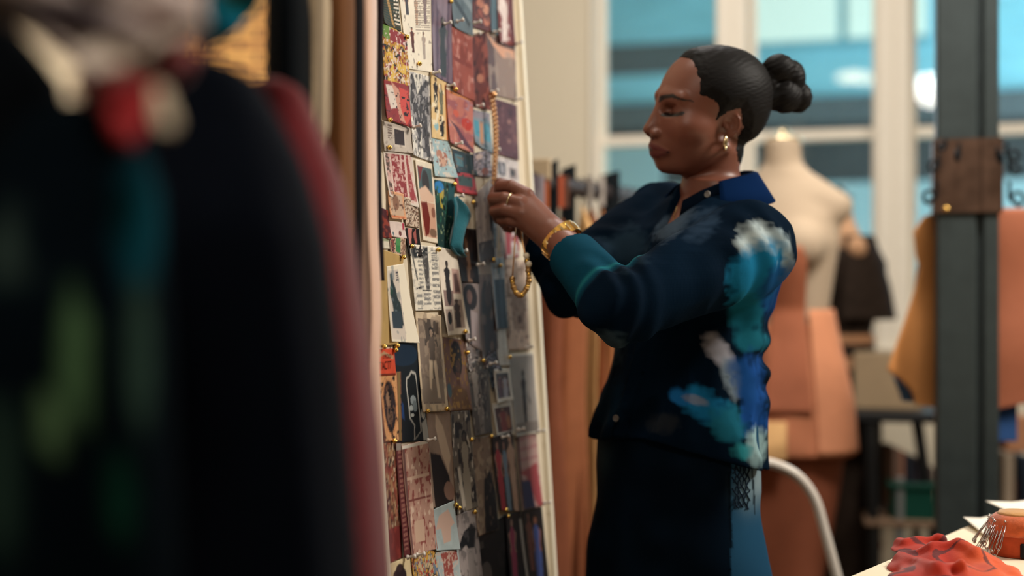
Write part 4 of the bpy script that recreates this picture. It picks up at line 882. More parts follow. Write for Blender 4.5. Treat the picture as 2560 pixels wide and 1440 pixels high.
S('poster', 'outlined profile poster', 'b', (168, 1250, 342, 1250, 422, 1985, 180, 2004), 1, '12181f', [('e', .35, .12, .6, .12, '16283c'), ('p', [(.05, .5), (.28, .62), (.3, .78), (.12, .72)], '1e3a6c'), ('p', [(.42, .36), (.5, .34), (.62, .28), (.78, .31), (.8, .44), (.8, .9), (.56, .98), (.6, .84), (.46, .76), (.44, .6), (.4, .44)], 'c8c4bc'), ('p', [(.45, .37), (.52, .35), (.62, .30), (.76, .325), (.78, .44), (.78, .9), (.58, .97), (.62, .84), (.49, .76), (.47, .6), (.43, .44)], '0e1216'), ('e', .62, .58, .10, .05, '8a9498'), ('e', .54, .66, .07, .03, 'a8b0b0'), ('e', .66, .64, .08, .06, '6a7478'), ('e', .56, .73, .06, .02, 'b0b4b0'), ('e', .9, .72, .07, .06, 'b0b0ac'), ('p', [(.82, .82), (.98, .76), (1, 1), (.84, 1)], 'a8a8a4')], 'dark blue-black poster of a profile outlined in white', 'poster')
S('photo_print', 'sepia dancer', 'b', (328, 1010, 517, 1046, 560, 1764, 368, 1772), 2, 'd0bca0', [('r', .08, .07, .9, .92, '7c6c60'), ('r', .3, .06, .84, .34, '4c423c'), ('n', '9c8a78', 6, 8, .2, .7), ('f', .55, .14, .85, .17, '8a7666', '5c5048', '2c2624'), ('p', [(.42, .48), (.55, .48), (.5, .8), (.38, .8)], 'c8b49c'), ('p', [(.58, .48), (.68, .48), (.75, .88), (.64, .88)], 'd0bca4'), ('r', .08, .66, .9, .9, '8a7a6c'), ('p', [(.42, .5), (.52, .5), (.46, .78), (.38, .76)], 'd0bca4'), ('p', [(.58, .5), (.68, .5), (.76, .86), (.66, .86)], 'd4c0a8')], 'sepia photo with rounded corners of a dancer in white trousers')
S('photo_print', 'tall afro portrait', 'b', (528, 1206, 702, 1232, 738, 1756, 566, 1764), 1, '7c5a4c', [('e', .52, .28, .26, .26, '221a1a'), ('e', .56, .38, .12, .08, '4c342c'), ('p', [(.45, .46), (.62, .46), (.62, .68), (.46, .7)], '5a3a30'), ('p', [(.2, .72), (.5, .64), (.85, .72), (.95, 1), (.15, 1)], '6a4a2c'), ('n', '9a7434', 9, 9, .35), ('e', .12, .72, .1, .1, '48606a')], 'brown portrait photo of a woman with tall hair')
S('photo_print', 'black and white crowd', 'c', (586, 118, 722, 106, 748, 552, 636, 574), 2, '5c5450', [('f', .3, .05, .6, .16, '9c8c80', 'a89c94', '2c2626'), ('f', .65, .15, .75, .16, '8a7a70', '3c3638', '242020'), ('f', .45, .42, .98, .18, 'a8988c', '7c706a', '2c2626'), ('n', 'b8aca0', 7, 8, .4, .6), ('n', '1c1a1c', 6, 7, .4, .8)], 'black and white photo of a crowd of women')
S('photo_print', 'pale street scene', 'b', (700, 1200, 830, 1290, 860, 1440, 716, 1470), 1, '8a7c78', [('n', 'd0c4bc', 5, 6, .1), ('n', '2c282c', 6, 6, .3)], 'black and white street photo above the crowd picture')
S('photo_print', 'upper snapshot', 'c', (756, 158, 852, 152, 864, 348, 766, 370), 3, '4c4448', [('f', .35, .2, .9, .18, '9a7468', '5c3a48', '241c1c'), ('f', .68, .2, .9, .18, '8a6458', 'a8a4b0', '241c1c')], 'upper of two small white-framed snapshots', border=(.008, 'e0d8cc'))
S('photo_print', 'lower snapshot', 'c', (744, 372, 862, 350, 884, 564, 776, 584), 2, '54343a', [('f', .5, .15, .95, .22, '9a7468', '8a4444', '2c2022'), ('e', .75, .6, .1, .2, 'a86c50')], 'lower of two small white-framed snapshots', border=(.009, 'e0d8cc'))
S('photo_print', 'black blue vertical', 'c', (722, 114, 800, 110, 762, 250, 742, 300), 1, '2c3440', [('n', '8a94a0', 6, 5, .2)], 'dark blue scrap left of the snapshots')
S('photo_print', 'grey studio figure', 'c', (848, 66, 1002, 52, 1030, 552, 884, 576), 2, '968e88', [('f', .5, .2, .86, .09, '3a3232', '262428', '1c1a1c'), ('r', 0, .84, 1, 1, '7c726c'), ('p', [(.6, .45), (.75, .6), (.7, .65)], '4c4646')], 'grey studio photo of a thin figure standing', border=(.004, 'd4ccc0'))
S('photo_print', 'brown statues', 'c', (60, 614, 164, 612, 188, 1326, 84, 1376), 1, '6c4434', [('n', '9a7454', 7, 9, .0), ('n', '301e1c', 8, 9, .2), ('n', 'b8a488', 9, 11, .4), ('r', 0, .72, 1, 1, '6a2a28'), ('n', '8a3a34', 6, 8, .2, .6)], 'red-brown photo of crowded carved figures at the left edge')
S('print_strip', 'dark red strip', 'c', (146, 616, 184, 612, 230, 1308, 188, 1326), 2, '5c2a2c', [('t', .2, .05, .9, .95, 70, '8a5a50'), ('r', 0, 0, 1, .06, '8a8078')], 'narrow dark red printed strip', 'print', rough=.6)
S('print_sheet', 'pink ornament print', 'c', (182, 632, 350, 592, 390, 1274, 230, 1316), 2, 'b48c7c', [('n', '8a4a44', 9, 10, .15), ('r', .05, .3, .95, .33, 'c8a894'), ('r', .05, .5, .95, .52, '7c4640'), ('n', 'd4b8a4', 8, 9, .35), ('r', .25, .7, .65, .9, 'c4a48e'), ('r', 0, 0, .1, 1, '6a4a46'), ('r', 0, .0, 1, .035, 'd8d0c4')], 'pink-brown ornamental print standing in the lower left', 'print', rough=.6)
S('photo_print', 'palm leaf hat', 'c', (338, 428, 494, 416, 528, 1042, 374, 1014), 1, 'a08878', [('p', [(.35, .0), (.62, .15), (.85, .45), (.75, .62), (.5, .42), (.32, .15)], 'd0b8a0'), ('p', [(.05, .42), (.45, .44), (.75, .65), (.9, 1), (.1, 1)], '241c1c'), ('e', .72, .8, .2, .1, '8a6a5c')], 'photo of a pale leaf shape over a dark head')
S('photo_print', 'tall robe', 'c', (488, 418, 604, 412, 644, 1014, 520, 1064), 2, '6c6258', [('n', '2a2426', 5, 6, .05), ('n', 'c8bcac', 7, 7, .35), ('f', .62, .2, 1, .22, '4c403c', '9c9080', '1c1a1a'), ('p', [(.2, .55), (.35, .55), (.5, .95), (.35, .97)], 'd0c4b4')], 'black and white photo of a figure in a long pale robe')
S('photo_print', 'lace dress', 'c', (608, 586, 744, 566, 774, 1152, 650, 1196), 1, '8a7260', [('n', 'a89078', 5, 7, .1), ('p', [(.5, .45), (.8, .35), (1, .6), (1, 1), (.4, 1)], '1c181c'), ('n', '5c4a40', 6, 9, .35)], 'tan lace photo turning black at its foot')
S('photo_print', 'red dress group', 'c', (742, 580, 874, 536, 924, 1042, 790, 1032), 3, '2c2022', [('f', .2, .05, 1, .15, 'b08070', 'b83c48', '2a1c1c'), ('f', .48, .08, 1, .13, 'a87868', '7890a4', '2a1c1c'), ('f', .8, .0, 1, .18, 'c89c84', 'c8a088', '4a3028')], 'colour photo of women in red, blue and peach dresses')
S('photo_print', 'pink sari', 'c', (900, 580, 1022, 546, 1054, 1004, 928, 1034), 2, 'c09a94', [('s', 'a86a6c', 0, 7, .6, .6), ('p', [(.0, .5), (.9, .4), (1, 1), (.8, 1), (.3, .55)], 'a84a50'), ('p', [(.05, .6), (.5, .62), (.65, 1), (.1, 1)], '28305c'), ('r', 0, 0, .08, 1, '3a2a30')], 'pink photo with a red and navy lower half')
S('photo_print', 'crimson gown', 'c', (826, 1062, 924, 1038, 966, 1500, 850, 1500), 2, '14101a', [('f', .35, .05, 1, .22, 'b08474', 'a03a5a', '1c1414'), ('p', [(.85, .1), (1, .1), (1, 1), (.92, 1)], 'b8b0a8')], 'dark photo of a woman in a crimson gown')
S('photo_print', 'blue gown', 'c', (928, 1040, 1052, 1008, 1100, 1500, 966, 1500), 1, '1a1418', [('f', .3, .02, .8, .14, '8a5a48', '7c4a40', '1c1414'), ('f', .62, .08, 1, .2, '9a6450', '4a5c9c', '2a1c1c')], 'dark photo of a woman in a blue gown')
S('photo_print', 'floral tunic', 'c', (372, 1032, 508, 972, 534, 1276, 388, 1284), 3, 'a8b4b4', [('p', [(.3, .2), (.7, .12), (.92, .45), (.75, .5), (.7, .8), (.4, .85), (.35, .5), (.1, .5)], 'c8a898'), ('n', '9a3c3a', 12, 10, .1, .0)], 'pale blue photo of a floral tunic laid flat')
S('photo_print', 'floral trousers', 'c', (396, 1282, 536, 1270, 548, 1500, 408, 1500), 2, 'a8b4b4', [('p', [(.2, .1), (.9, .0), (.95, .3), (.7, .35), (.7, 1), (.3, 1), (.3, .4)], '9a5048'), ('n', 'd0b8a8', 10, 9, .1, .7)], 'pale blue photo of a red floral garment below the tunic')
S('photo_print', 'black cloak', 'c', (516, 1066, 644, 1012, 694, 1500, 540, 1500), 2, 'a09490', [('p', [(.15, .4), (.35, .26), (.7, .18), (.9, .26), (.75, .5), (.5, .52), (.4, .45), (.1, .52)], '1c1e22'), ('p', [(.4, .5), (.7, .5), (.8, 1), (.45, 1)], '8a807c'), ('n', '4a4648', 6, 6, .3, .6)], 'grey photo of a figure in a black cloak')
S('photo_print', 'cream bust', 'c', (92, 1372, 242, 1310, 252, 1500, 92, 1500), 2, 'd8c49c', [('e', .5, .6, .28, .34, '2c2024'), ('e', .5, .3, .15, .16, '3a2a2c')], 'cream photo with the top of a dark bust')
S('print_sheet', 'coloured stripes', 'c', (244, 1314, 392, 1272, 418, 1500, 252, 1500), 3, 'c0a884', [('n', '3a2a2a', 12, 4, .0), ('n', 'a8443a', 12, 5, .3), ('n', 'c89a44', 12, 4, .35), ('n', '6a7a8c', 10, 4, .5)], 'striped print in ochre, red and black', 'print', rough=.6)
S('photo_print', 'large dark', 'c', (640, 1192, 832, 1056, 856, 1500, 692, 1500), 1, '100e12', [('r', 0, .02, .2, .3, '4a4440'), ('n', '241c20', 3, 3, .35), ('e', .2, .75, .18, .2, '5c5450')], 'large almost black photo low in the middle of the board')
S('photo_print', 'silver evening gown', 'b', (905, 1240, 935, 1290, 960, 1460, 830, 1440), 1, '2c2a34', [('n', '9a94a4', 5, 8, .2), ('n', '6a3a44', 6, 6, .4)], 'small dark photo with silvery glints')
S('card', 'red scrap', 'b', (-20, 200, 120, 260, 132, 470, -10, 450), 1, '4c2024', [('n', '8a3a2c', 4, 4, .2)], 'dark red scrap at the left edge of the board', 'card')
S('card', 'white scrap', 'b', (-20, 452, 128, 470, 130, 545, -20, 540), 1, 'd8d0bc', [('r', 0, 0, 1, .3, '9aa080')], 'white scrap below the dark red one', 'card')

# teal swatch hanging from one pin
pts = [bts(930 + x / 3, 440 + y / 3, .012) for x, y in [(612, 156), (640, 150), (700, 215), (752, 300), (738, 350), (716, 400), (704, 470), (690, 606), (640, 580), (586, 520), (590, 400), (600, 280)]]
V = []; F = []; n = 22; pts = np.array(pts); s0, s1 = pts[:, 1].min(), pts[:, 1].max()
def span(s):
    xs = []
    for i in range(len(pts)):
        a, b = pts[i], pts[(i + 1) % len(pts)]
        if (a[1] - s) * (b[1] - s) <= 0 and a[1] != b[1]: xs.append(a[0] + (b[0] - a[0]) * (s - a[1]) / (b[1] - a[1]))
    return min(xs), max(xs)
for i in range(n + 1):
    s = s1 - (s1 - s0) * (i + .02) / (n + .05); a, b = span(s)
    for j in range(15): u = j / 14; V.append(bpt((a + (b - a) * u, s), .012 + .006 * math.sin(u * 9 + i * .15) * min(1, i / 4)))
for i in range(n):
    for j in range(14): F.append((i * 15 + j, (i + 1) * 15 + j, (i + 1) * 15 + j + 1, i * 15 + j + 1))
sw = obj('fabric_swatch', V, F, mat('teal_cloth', srgb(14, 88, 100), rough=.8, bump=.2, scale=300, var=.15, sheen=.2)); sd = sw.modifiers.new('thickness', 'SOLIDIFY'); sd.thickness = .0012
tag(sw, 'teal fabric swatch pinned by one corner near the hands', 'fabric')

# lettering on the posters
def lettering(txt, px, py, size, col, parent, squash=1.0, arc=None, name='lettering'):
    cu = bpy.data.curves.new('letters', 'FONT'); cu.body = txt; cu.size = size; cu.align_x = 'CENTER'; cu.align_y = 'CENTER'; cu.extrude = .0001
    o = bpy.data.objects.new('letters', cu); COL.objects.link(o); bpy.context.view_layer.update()
    me = bpy.data.meshes.new_from_object(o.evaluated_get(bpy.context.evaluated_depsgraph_get())); bpy.data.objects.remove(o)
    c = bts(px, py, .0064); v = np.array([x.co[:] for x in me.vertices]); f = [tuple(p.vertices) for p in me.polygons]; bpy.data.meshes.remove(me)
    x, y = v[:, 0] * squash, v[:, 1]
    if arc:
        ang = x / arc[0] + arc[1]; x2 = (arc[2] + y) * np.sin(ang); y2 = (arc[3] + y) * np.cos(ang); x, y = x2, y2
    P = [bpt((c[0] + a, c[1] + b), arc[4] if arc else .0058) for a, b in zip(x, y)]
    return obj(name, P, f, col, parent, smooth=False)
M_INK = mat('black_ink', srgb(34, 22, 20), rough=.7)
po = [o for o in COL.objects if o.get('label', '').startswith('orange-red festival')][0]; pv = [o for o in COL.objects if o.get('label', '').startswith('ornate tan poster')][0]
lettering("STAC'77", 963, 915, .0165, M_INK, po, .80)
lettering("E PROUD", 969, 891, .0085, M_INK, po, .85)
ctr = (966, 1018)
lettering('LIBRARY AND PRIVATE', ctr[0], ctr[1], .0075, M_INK, pv, 1.0, arc=(.036, 1.5, .0205, .041, .0050))
# push pins
M_PIN = mat('pin_gold', srgb(240, 196, 104), rough=.22, metal=1.0)
M_CLEAR = mat('pin_clear', srgb(206, 196, 186), rough=.15, spec=.8)
GP = [('a', 590, 15), ('a', 255, 280), ('a', 362, 480), ('a', 110, 905), ('a', 122, 1110), ('a', 620, 1385), ('a', 608, 676), ('b', 285, 530), ('b', 225, 612), ('b', 490, 556), ('b', 75, 1285), ('b', 172, 1278), ('b', 166, 1310), ('b', 770, 200), ('b', 895, 632), ('b', 955, 678), ('b', 672, 1172), ('b', 715, 1326), ('b', 828, 1390), ('b', 1025, 1362), ('c', 335, 420), ('c', 450, 406), ('c', 610, 596), ('c', 740, 576), ('c', 510, 1000), ('c', 526, 1020), ('c', 632, 1046), ('c', 822, 1034), ('c', 838, 1072), ('c', 136, 606), ('b', 55, 572)]
CP = [('a', 628, 165), ('a', 770, 176), ('a', 768, 262), ('a', 910, 245), ('a', 548, 182), ('a', 572, 648), ('a', 780, 802), ('a', 895, 692), ('a', 618, 1086), ('a', 460, 552), ('a', 1078, 752), ('a', 292, 960), ('a', 1066, 332), ('a', 925, 1132), ('b', 710, 1236), ('b', 660, 572), ('b', 885, 1412), ('b', 1160, 1290), ('c', 735, 126), ('c', 895, 536), ('c', 800, 580), ('c', 1058, 990), ('c', 265, 1312), ('c', 210, 1327), ('c', 346, 600), ('c', 1020, 546), ('b', 790, 670), ('b', 640, 160)]
USED = {}
def corner_name(p):
    best = None
    for short, px, cen, layer, T, off in SHEETS:
        for nm, i, j in (('top left', 0, 0), ('top right', 1, 1), ('bottom right', 2, 2), ('bottom left', 3, 3), ('top edge', 0, 1), ('right edge', 1, 2), ('bottom edge', 2, 3), ('left edge', 3, 0)):
            q = (np.array(px[i]) + np.array(px[j])) / 2; d = np.hypot(*(q - p)) - layer
            if (short, nm) not in USED and (best is None or d < best[0]): best = (d, short, nm)
    USED[best[1:]] = 1; return best[2], best[1]
def pin_off(ts):
    o = 0
    for short, px, cen, layer, T, off in SHEETS:
        d = np.hypot(*(T - ts).T); k = np.argmin(d)
        if d[k] < .004: o = max(o, off[k])
    return o
for kind, lst, m_, rad in (('gold', GP, M_PIN, .0038), ('clear', CP, M_CLEAR, .0036)):
    for (c, x, y) in lst:
        sc, ox, oy = CROPS[c]; p = np.array([ox + x / sc, oy + y / sc]); ts = bts(*p, .006); b = bpt(ts, pin_off(ts) - .001); mb = MB()
        e = BNN + np.array([0, 0, .15]); e /= np.linalg.norm(e)
        if kind == 'gold':
            mb.lathe(b, [(.0, 0), (.0012, 0), (.0012, .003), (rad * .9, .0032), (rad, .0045), (rad * .85, .0068), (rad * .5, .0084), (.0, .0088)], 14, e)
        else:
            mb.lathe(b, [(.0, 0), (.0011, 0), (.0011, .003), (rad * 1.05, .0034), (rad * .95, .0052), (rad * .5, .0070), (rad * .5, .0125), (rad * .95, .0145), (rad, .0165), (.0, .017)], 14, e)
        o = mb.build('push_pin', m_, None, True); cn, sh = corner_name(p)
        tag(o, '%s push pin at the %s of the %s picture' % (kind, cn, sh), 'push pin', '%s push pins in the board' % kind)

# gold chain hanging from its pin to the hand, and the beaded necklace below the hand
cpts = [bpt(bts(1229 + 8 * t + 2 * math.sin(t * 5), 238 + 222 * t, .018), .018 + .004 * math.sin(3.1 * t)) for t in np.linspace(0, 1, 40)]
ch = empty('hanging_chain', cpts[0]); tag(ch, 'gold chain hanging from a clear pin straight down to the hand', 'chain')
m = MB()
for i, p in enumerate(cpts):
    e1 = BD if i % 2 else BNN; m.tube([p + .0042 * math.cos(a) * e1 + .0046 * math.sin(a) * BU for a in np.linspace(0, 2 * math.pi, 11)[:-1]], .0012, 6, closed=True)
M_ROSE = mat('rose_gold', srgb(220, 168, 118), rough=.3, metal=.9)
m.build('chain_links', M_ROSE, ch, True)
m = MB(); m.ball(cpts[0] + BNN * .004, .006); m.build('clasp', M_ROSE, ch, True)
nk = empty('beaded_necklace', W(1302, 580, 2.36)); tag(nk, 'gold necklace with a loop of beads hanging below the hand', 'necklace')
dn = 2.335
m = MB(); m.tube([W(1302, 560, dn + .02), W(1306, 600, dn), W(1312, 632, dn - .004), W(1318, 652, dn - .006)], .0016, 8); m.tube([W(1290, 560, dn + .02), W(1287, 600, dn + .01), W(1285, 640, dn + .006), W(1281, 690, dn)], .0011, 8); m.build('cord', M_ROSE, nk, True)
M_BEAD = mat('bead_gold', srgb(190, 150, 96), rough=.3, metal=.85); M_PEARL = mat('pearl', srgb(236, 222, 196), rough=.2, coat=.5)
loop = [(1318, 652), (1320, 668), (1322, 686), (1322, 702), (1319, 716), (1313, 728), (1305, 737), (1297, 738), (1289, 730), (1284, 718), (1281, 704), (1280, 690)]
loop = [np.array(p, float) for p in loop]; fine = []
for a, b in zip(loop[:-1], loop[1:]): fine += [a, (a + b) / 2]
for i, q in enumerate(fine):
    b = MB().ball(W(q[0], q[1], dn - .004), (.0042, .0042, .0046) if i % 3 else (.0050, .0050, .0050), 10, 7).build('bead', M_BEAD if i % 4 else M_PIN, nk, True)
for x, y in [(1316, 639), (1322, 660)]: MB().ball(W(x, y, dn - .008), .0052, 12, 8).build('pearl', M_PEARL, nk, True)
# ------------------------------------------------------------------ garments on the rails, nearest the lens
def garment(name, rows, d, half, folds, col, label, cat, m=None, ztop=None, rail=1.60, seed=1, amp=.12, colors=None, rim=.25, zlow=.35, lean=0.0):
    """hanging garment: rows of (photo row, left column, right column) at distance d; body with folds, hanger hook to the rail"""
    rows = sorted(rows); zz = [zpx(r[0], d) for r in rows]; x0 = [xpx(r[1], d) for r in rows]; x1 = [xpx(r[2], d) for r in rows]
    zz = zz + [zlow]; x0 = x0 + [x0[-1] - .01]; x1 = x1 + [x1[-1] + .005]
    zs = np.concatenate([np.linspace(zz[0], zz[0] - .02, 4)[:-1], np.linspace(zz[0] - .02, zz[-1], 70)]); o = np.argsort(zz); n = 56
    V = []; F = []
    for i, z in enumerate(zs):
        a = np.interp(z, np.array(zz)[o], np.array(x0)[o]); b = np.interp(z, np.array(zz)[o], np.array(x1)[o]); cxx = (a + b) / 2; hw = (b - a) / 2
        hd = half * min(1, .35 + (zz[0] - z) / .12 * .65) 
        if i == 0: hw *= .5; hd *= .5
        g = min(1.0, max(.1, (zz[0] - z) / .35))
        for k in range(n):
            w = 2 * math.pi * k / n; c, s_ = math.cos(w), math.sin(w)
            e = .75; px_ = math.copysign(abs(c) ** e, c); py_ = math.copysign(abs(s_) ** e, s_)
            f = 1 + amp * g * (math.sin(folds * w + seed + 1.5 * math.sin(z * 3 + seed)) * .6 + .4 * math.sin((folds * 1.7) * w + seed * 3 + z * 2))
            fx = 1 + (f - 1) * (.25 if c > 0 else .6)
            V.append((cxx + hw * px_ * min(fx, 1.04), d + lean * (zz[0] - z) + hd * py_ * f, z))
    m_ = len(zs)
    for i in range(m_ - 1):
        for k in range(n): F.append((i * n + k, (i + 1) * n + k, (i + 1) * n + (k + 1) % n, i * n + (k + 1) % n))
    F.append(tuple(range(n))); F.append(tuple(range(m_ * n - 1, (m_ - 1) * n - 1, -1)))
    V = np.array(V); top = ((x0[0] + x1[0]) / 2, d, zz[0]); g = empty(name, (top[0], top[1], zlow)); tag(g, label, cat, 'garments hanging on the rails')
    b = obj('body', V - np.array(g.location), F, m or mat('cloth_' + name + str(seed), col, rough=.85, bump=.2, scale=120, var=.2, sheen=rim * .08, spec=.02), g, colors=None if colors is None else colors(V))
    mm = MB(); mm.tube([(top[0], d, zz[0] - .01), (top[0], d, rail - .005), (top[0], d + .008, rail + .016), (top[0], d + .020, rail + .018), (top[0], d + .026, rail + .004)], .0022, 8); mm.build('hanger_hook', M_IRON, g, True)
    return g
def sleeve_part(g, pts, rs, m, name='sleeve'):
    mm = MB(); mm.tube(pts, rs, 14); o = mm.build(name, m, g, True); return o
def blotch(base, spots):
    def f(V):
        x, y = proj(V); c = np.tile(np.array(srgb(*base)), (len(V), 1)) * (1 + .3 * vnoise(V, 14))[:, None]
        for (px, py, rx, ry, col, st) in spots:
            q = ((x - px) / rx) ** 2 + ((y - py) / ry) ** 2 + .3 * vnoise(V, 20); m = st * np.clip(1.4 - q, 0, 1)[:, None]; c = c * (1 - m) + np.array(srgb(*col)) * m
        return c
    return f
M_DYED = mat('dyed_cloth', (1, 1, 1), rough=.9, attr='dye', bump=.2, scale=120, var=.2, spec=.02)
garment('jacket', [(0, -160, -40), (90, -260, 60), (200, -300, 150), (500, -320, 190), (1440, -340, 200)], .905, .03, 5, srgb(7, 10, 14), 'black jacket at the far left edge behind the patterned coat', 'jacket', seed=21, rail=1.60)
garment('patterned_coat', [(250, 120, 300), (330, 20, 350), (480, -100, 400), (900, -260, 420), (1440, -300, 440)], .80, .045, 7, (0, 0, 0), 'dark coat with pale green streaks nearest the lens at the lower left', 'coat', M_DYED, seed=2, rail=1.60,
    colors=blotch((6, 14, 20), [(190, 900, 40, 150, (92, 128, 88), .8), (130, 1050, 36, 70, (104, 138, 96), .9), (350, 880, 34, 190, (50, 72, 62), .8), (345, 560, 60, 150, (14, 74, 88), .8), (300, 1250, 40, 120, (18, 64, 48), .7), (20, 620, 40, 90, (66, 84, 76), .6), (10, 1200, 30, 200, (52, 76, 64), .7), (225, 365, 26, 24, (20, 96, 104), .9)]))
garment('coat', [(150, 470, 560), (200, 400, 640), (300, 280, 700), (420, 180, 760), (600, 60, 812), (900, 0, 852), (1440, -40, 896)], 1.02, .085, 6, srgb(9, 13, 21), 'long black coat filling the left foreground', 'coat', seed=4, rail=1.60, amp=.10)
garment('coat', [(200, 640, 730), (240, 600, 764), (340, 560, 806), (450, 540, 854), (640, 520, 886), (850, 500, 916), (1100, 480, 946), (1440, 470, 970)], 1.24, .085, 6, srgb(96, 24, 30), 'dark red coat hanging behind the long black coat', 'coat', seed=5, rail=1.66, amp=.10, rim=2.0)
garment('jacket', [(-260, 690, 720), (-160, 680, 742), (0, 676, 770), (400, 672, 772), (700, 670, 772)], 1.42, .06, 5, srgb(10, 14, 18), 'black jacket hanging left of the cream one', 'jacket', seed=6, rail=1.80)
g = garment('jacket', [(-260, 768, 792), (-160, 764, 806), (0, 764, 822), (300, 764, 812), (420, 766, 806)], 1.52, .05, 4, srgb(176, 156, 128), 'cream jacket hanging with one pale sleeve in front of it', 'jacket', seed=7, rail=1.80, amp=.06)
sleeve_part(g, [W(806, y, 1.45) for y in (-160, 0, 120, 240, 310, 338, 350)], [.006, .0065, .0065, .0065, .0065, .0055, .003], mat('cream_sleeve', srgb(226, 204, 174), rough=.8, bump=.15, scale=100))
garment('knit_cardigan', [(-240, 820, 850), (-140, 812, 880), (0, 814, 884), (400, 816, 882), (700, 820, 884)], 1.64, .05, 5, srgb(146, 96, 58), 'ribbed brown knit cardigan hanging between the cream jacket and pink dress', 'cardigan', seed=8, rail=1.82, amp=.05,
    m=mat('brown_rib', srgb(146, 96, 58), rough=.9, bump=.8, scale=7.5, var=.45, kind='wave', stretch=(0, .2, 2.4)))
garment('jacket', [(-230, 872, 890), (-130, 868, 902), (0, 868, 906), (500, 870, 904), (760, 870, 902)], 1.74, .04, 4, srgb(16, 10, 12), 'narrow black jacket hanging against the pink dress', 'jacket', seed=9, rail=1.84)
garment('satin_dress', [(-220, 900, 922), (-120, 894, 938), (0, 892, 940), (300, 894, 938), (500, 894, 940), (600, 900, 942), (700, 906, 948), (800, 908, 950), (900, 906, 946), (1000, 914, 948), (1440, 930, 966)], 1.80, .045, 4, srgb(222, 166, 140), 'pale pink satin dress hanging beside the left edge of the pin board', 'dress', seed=11, rail=1.86, amp=.10,
    m=mat('pink_satin', srgb(226, 184, 160), rough=.5, bump=.05, scale=20, var=.06, sheen=.2))
g = garment('jacket', [(-210, 944, 952), (-110, 938, 958), (0, 936, 958), (300, 936, 952), (470, 938, 952)], 1.90, .022, 3, srgb(24, 14, 18), 'thin dark jacket squeezed between the pink dress and the pin board', 'jacket', seed=13, rail=1.88, zlow=1.32)
# the two rails
def rail(p0, p1, label):
    r = empty('clothes_rail', p0); tag(r, label, 'clothes rail'); p0 = np.array(p0); p1 = np.array(p1)
    MB().tube([p0, p1], .012, 12).build('top_bar', M_IRON, r, True)
    for p in (p0, p1): MB().tube([p, (p[0], p[1], 3.4)], .008, 12).build('ceiling_rod', M_IRON, r, True)
# white patterned scarf with a red fringe, a teal scarf and a tag over the nearest coats
def sheetobj(name, outline_px, d, m, thick, parent=None, wav=.01, colors=None):
    """cloth hanging in the air: photo outline at distance d, waved in depth"""
    P = np.array(outline_px, float); ys = np.linspace(P[:, 1].min() + .5, P[:, 1].max() - .5, 26); V = []; F = []; n = 22
    for i, y in enumerate(ys):
        xs = []
        for k in range(len(P)):
            a, b = P[k], P[(k + 1) % len(P)]
            if (a[1] - y) * (b[1] - y) <= 0 and a[1] != b[1]: xs.append(a[0] + (b[0] - a[0]) * (y - a[1]) / (b[1] - a[1]))
        x0, x1 = min(xs), max(xs)
        for j in range(n): x = x0 + (x1 - x0) * j / (n - 1); V.append(W(x, y, d - .00015 * (y - 60) + wav * math.sin(x * .03 + y * .012) + wav * .5 * math.sin(y * .05 - x * .02)))
    for i in range(25):
        for j in range(n - 1): F.append((i * n + j, (i + 1) * n + j, (i + 1) * n + j + 1, i * n + j + 1))
    V = np.array(V); c = None if colors is None else colors(V)
    L = np.array(parent.location) if parent is not None else 0
    o = obj(name, V - L, F, m, parent, colors=c); s = o.modifiers.new('thickness', 'SOLIDIFY'); s.thickness = thick; s.offset = 0
    return o
sc = empty('fringed_scarf', W(300, -80, .79)); tag(sc, 'white and grey scarf with a red fringe over the black coat at top left', 'scarf')
sheetobj('scarf_cloth', [(-60, -120), (510, -120), (502, 60), (480, 105), (380, 120), (330, 160), (230, 196), (180, 150), (60, 70), (-60, 20)], .79, M_DYED, .006, sc, .012,
    blotch((176, 160, 154), [(180, 50, 120, 50, (40, 32, 38), .9), (60, 20, 120, 30, (44, 36, 40), .9), (300, 90, 90, 30, (58, 46, 50), .8), (300, 140, 130, 34, (216, 200, 184), 1), (440, 100, 60, 40, (206, 190, 176), .9), (80, 90, 90, 24, (92, 78, 74), .7), (390, 40, 50, 40, (206, 180, 172), .8), (430, 60, 40, 20, (96, 80, 86), .6)]))
M_RED = mat('red_fringe', srgb(126, 28, 34), rough=.8, bump=.3, scale=90, var=.3, sheen=.3)
sheetobj('fringe', [(196, 186), (330, 150), (470, 96), (494, 110), (450, 190), (392, 226), (330, 232), (250, 262), (190, 240)], .805, M_RED, .008, sc, .012)
sheetobj('fringe', [(290, 225), (385, 215), (372, 280), (330, 356), (304, 350), (272, 290)], .785, mat('red_tongue', srgb(150, 32, 36), rough=.75, bump=.2, scale=90), .008, sc, .006)
tg = sheetobj('paper_tag', [(384, 218), (412, 222), (436, 300), (430, 322), (404, 326), (394, 300)], .775, mat('tag_paper', srgb(214, 196, 170), rough=.8), .004, None, .003)
tag(tg, 'small cream paper tag hanging below the red fringe', 'tag')
ts_ = sheetobj('teal_scarf', [(540, -222), (620, -222), (690, -100), (640, 20), (590, 80), (520, 124), (504, 100), (506, -100)], 1.10, M_DYED, .006, None, .01, blotch((16, 92, 118), [(560, 60, 40, 40, (26, 120, 150), .8), (600, 20, 50, 20, (20, 92, 84), .8), (580, -20, 50, 20, (84, 100, 84), .6)]))
tag(ts_, 'teal scarf hanging behind the white fringed scarf', 'scarf')
rail((-.30, .55, 1.60), (-.30 + .12, 1.12, 1.60), 'black metal ceiling rail carrying the long black coat')
rail((-.40, 1.20, 1.84), (-.19, 1.98, 1.84), 'black metal ceiling rail carrying the pink satin dress')

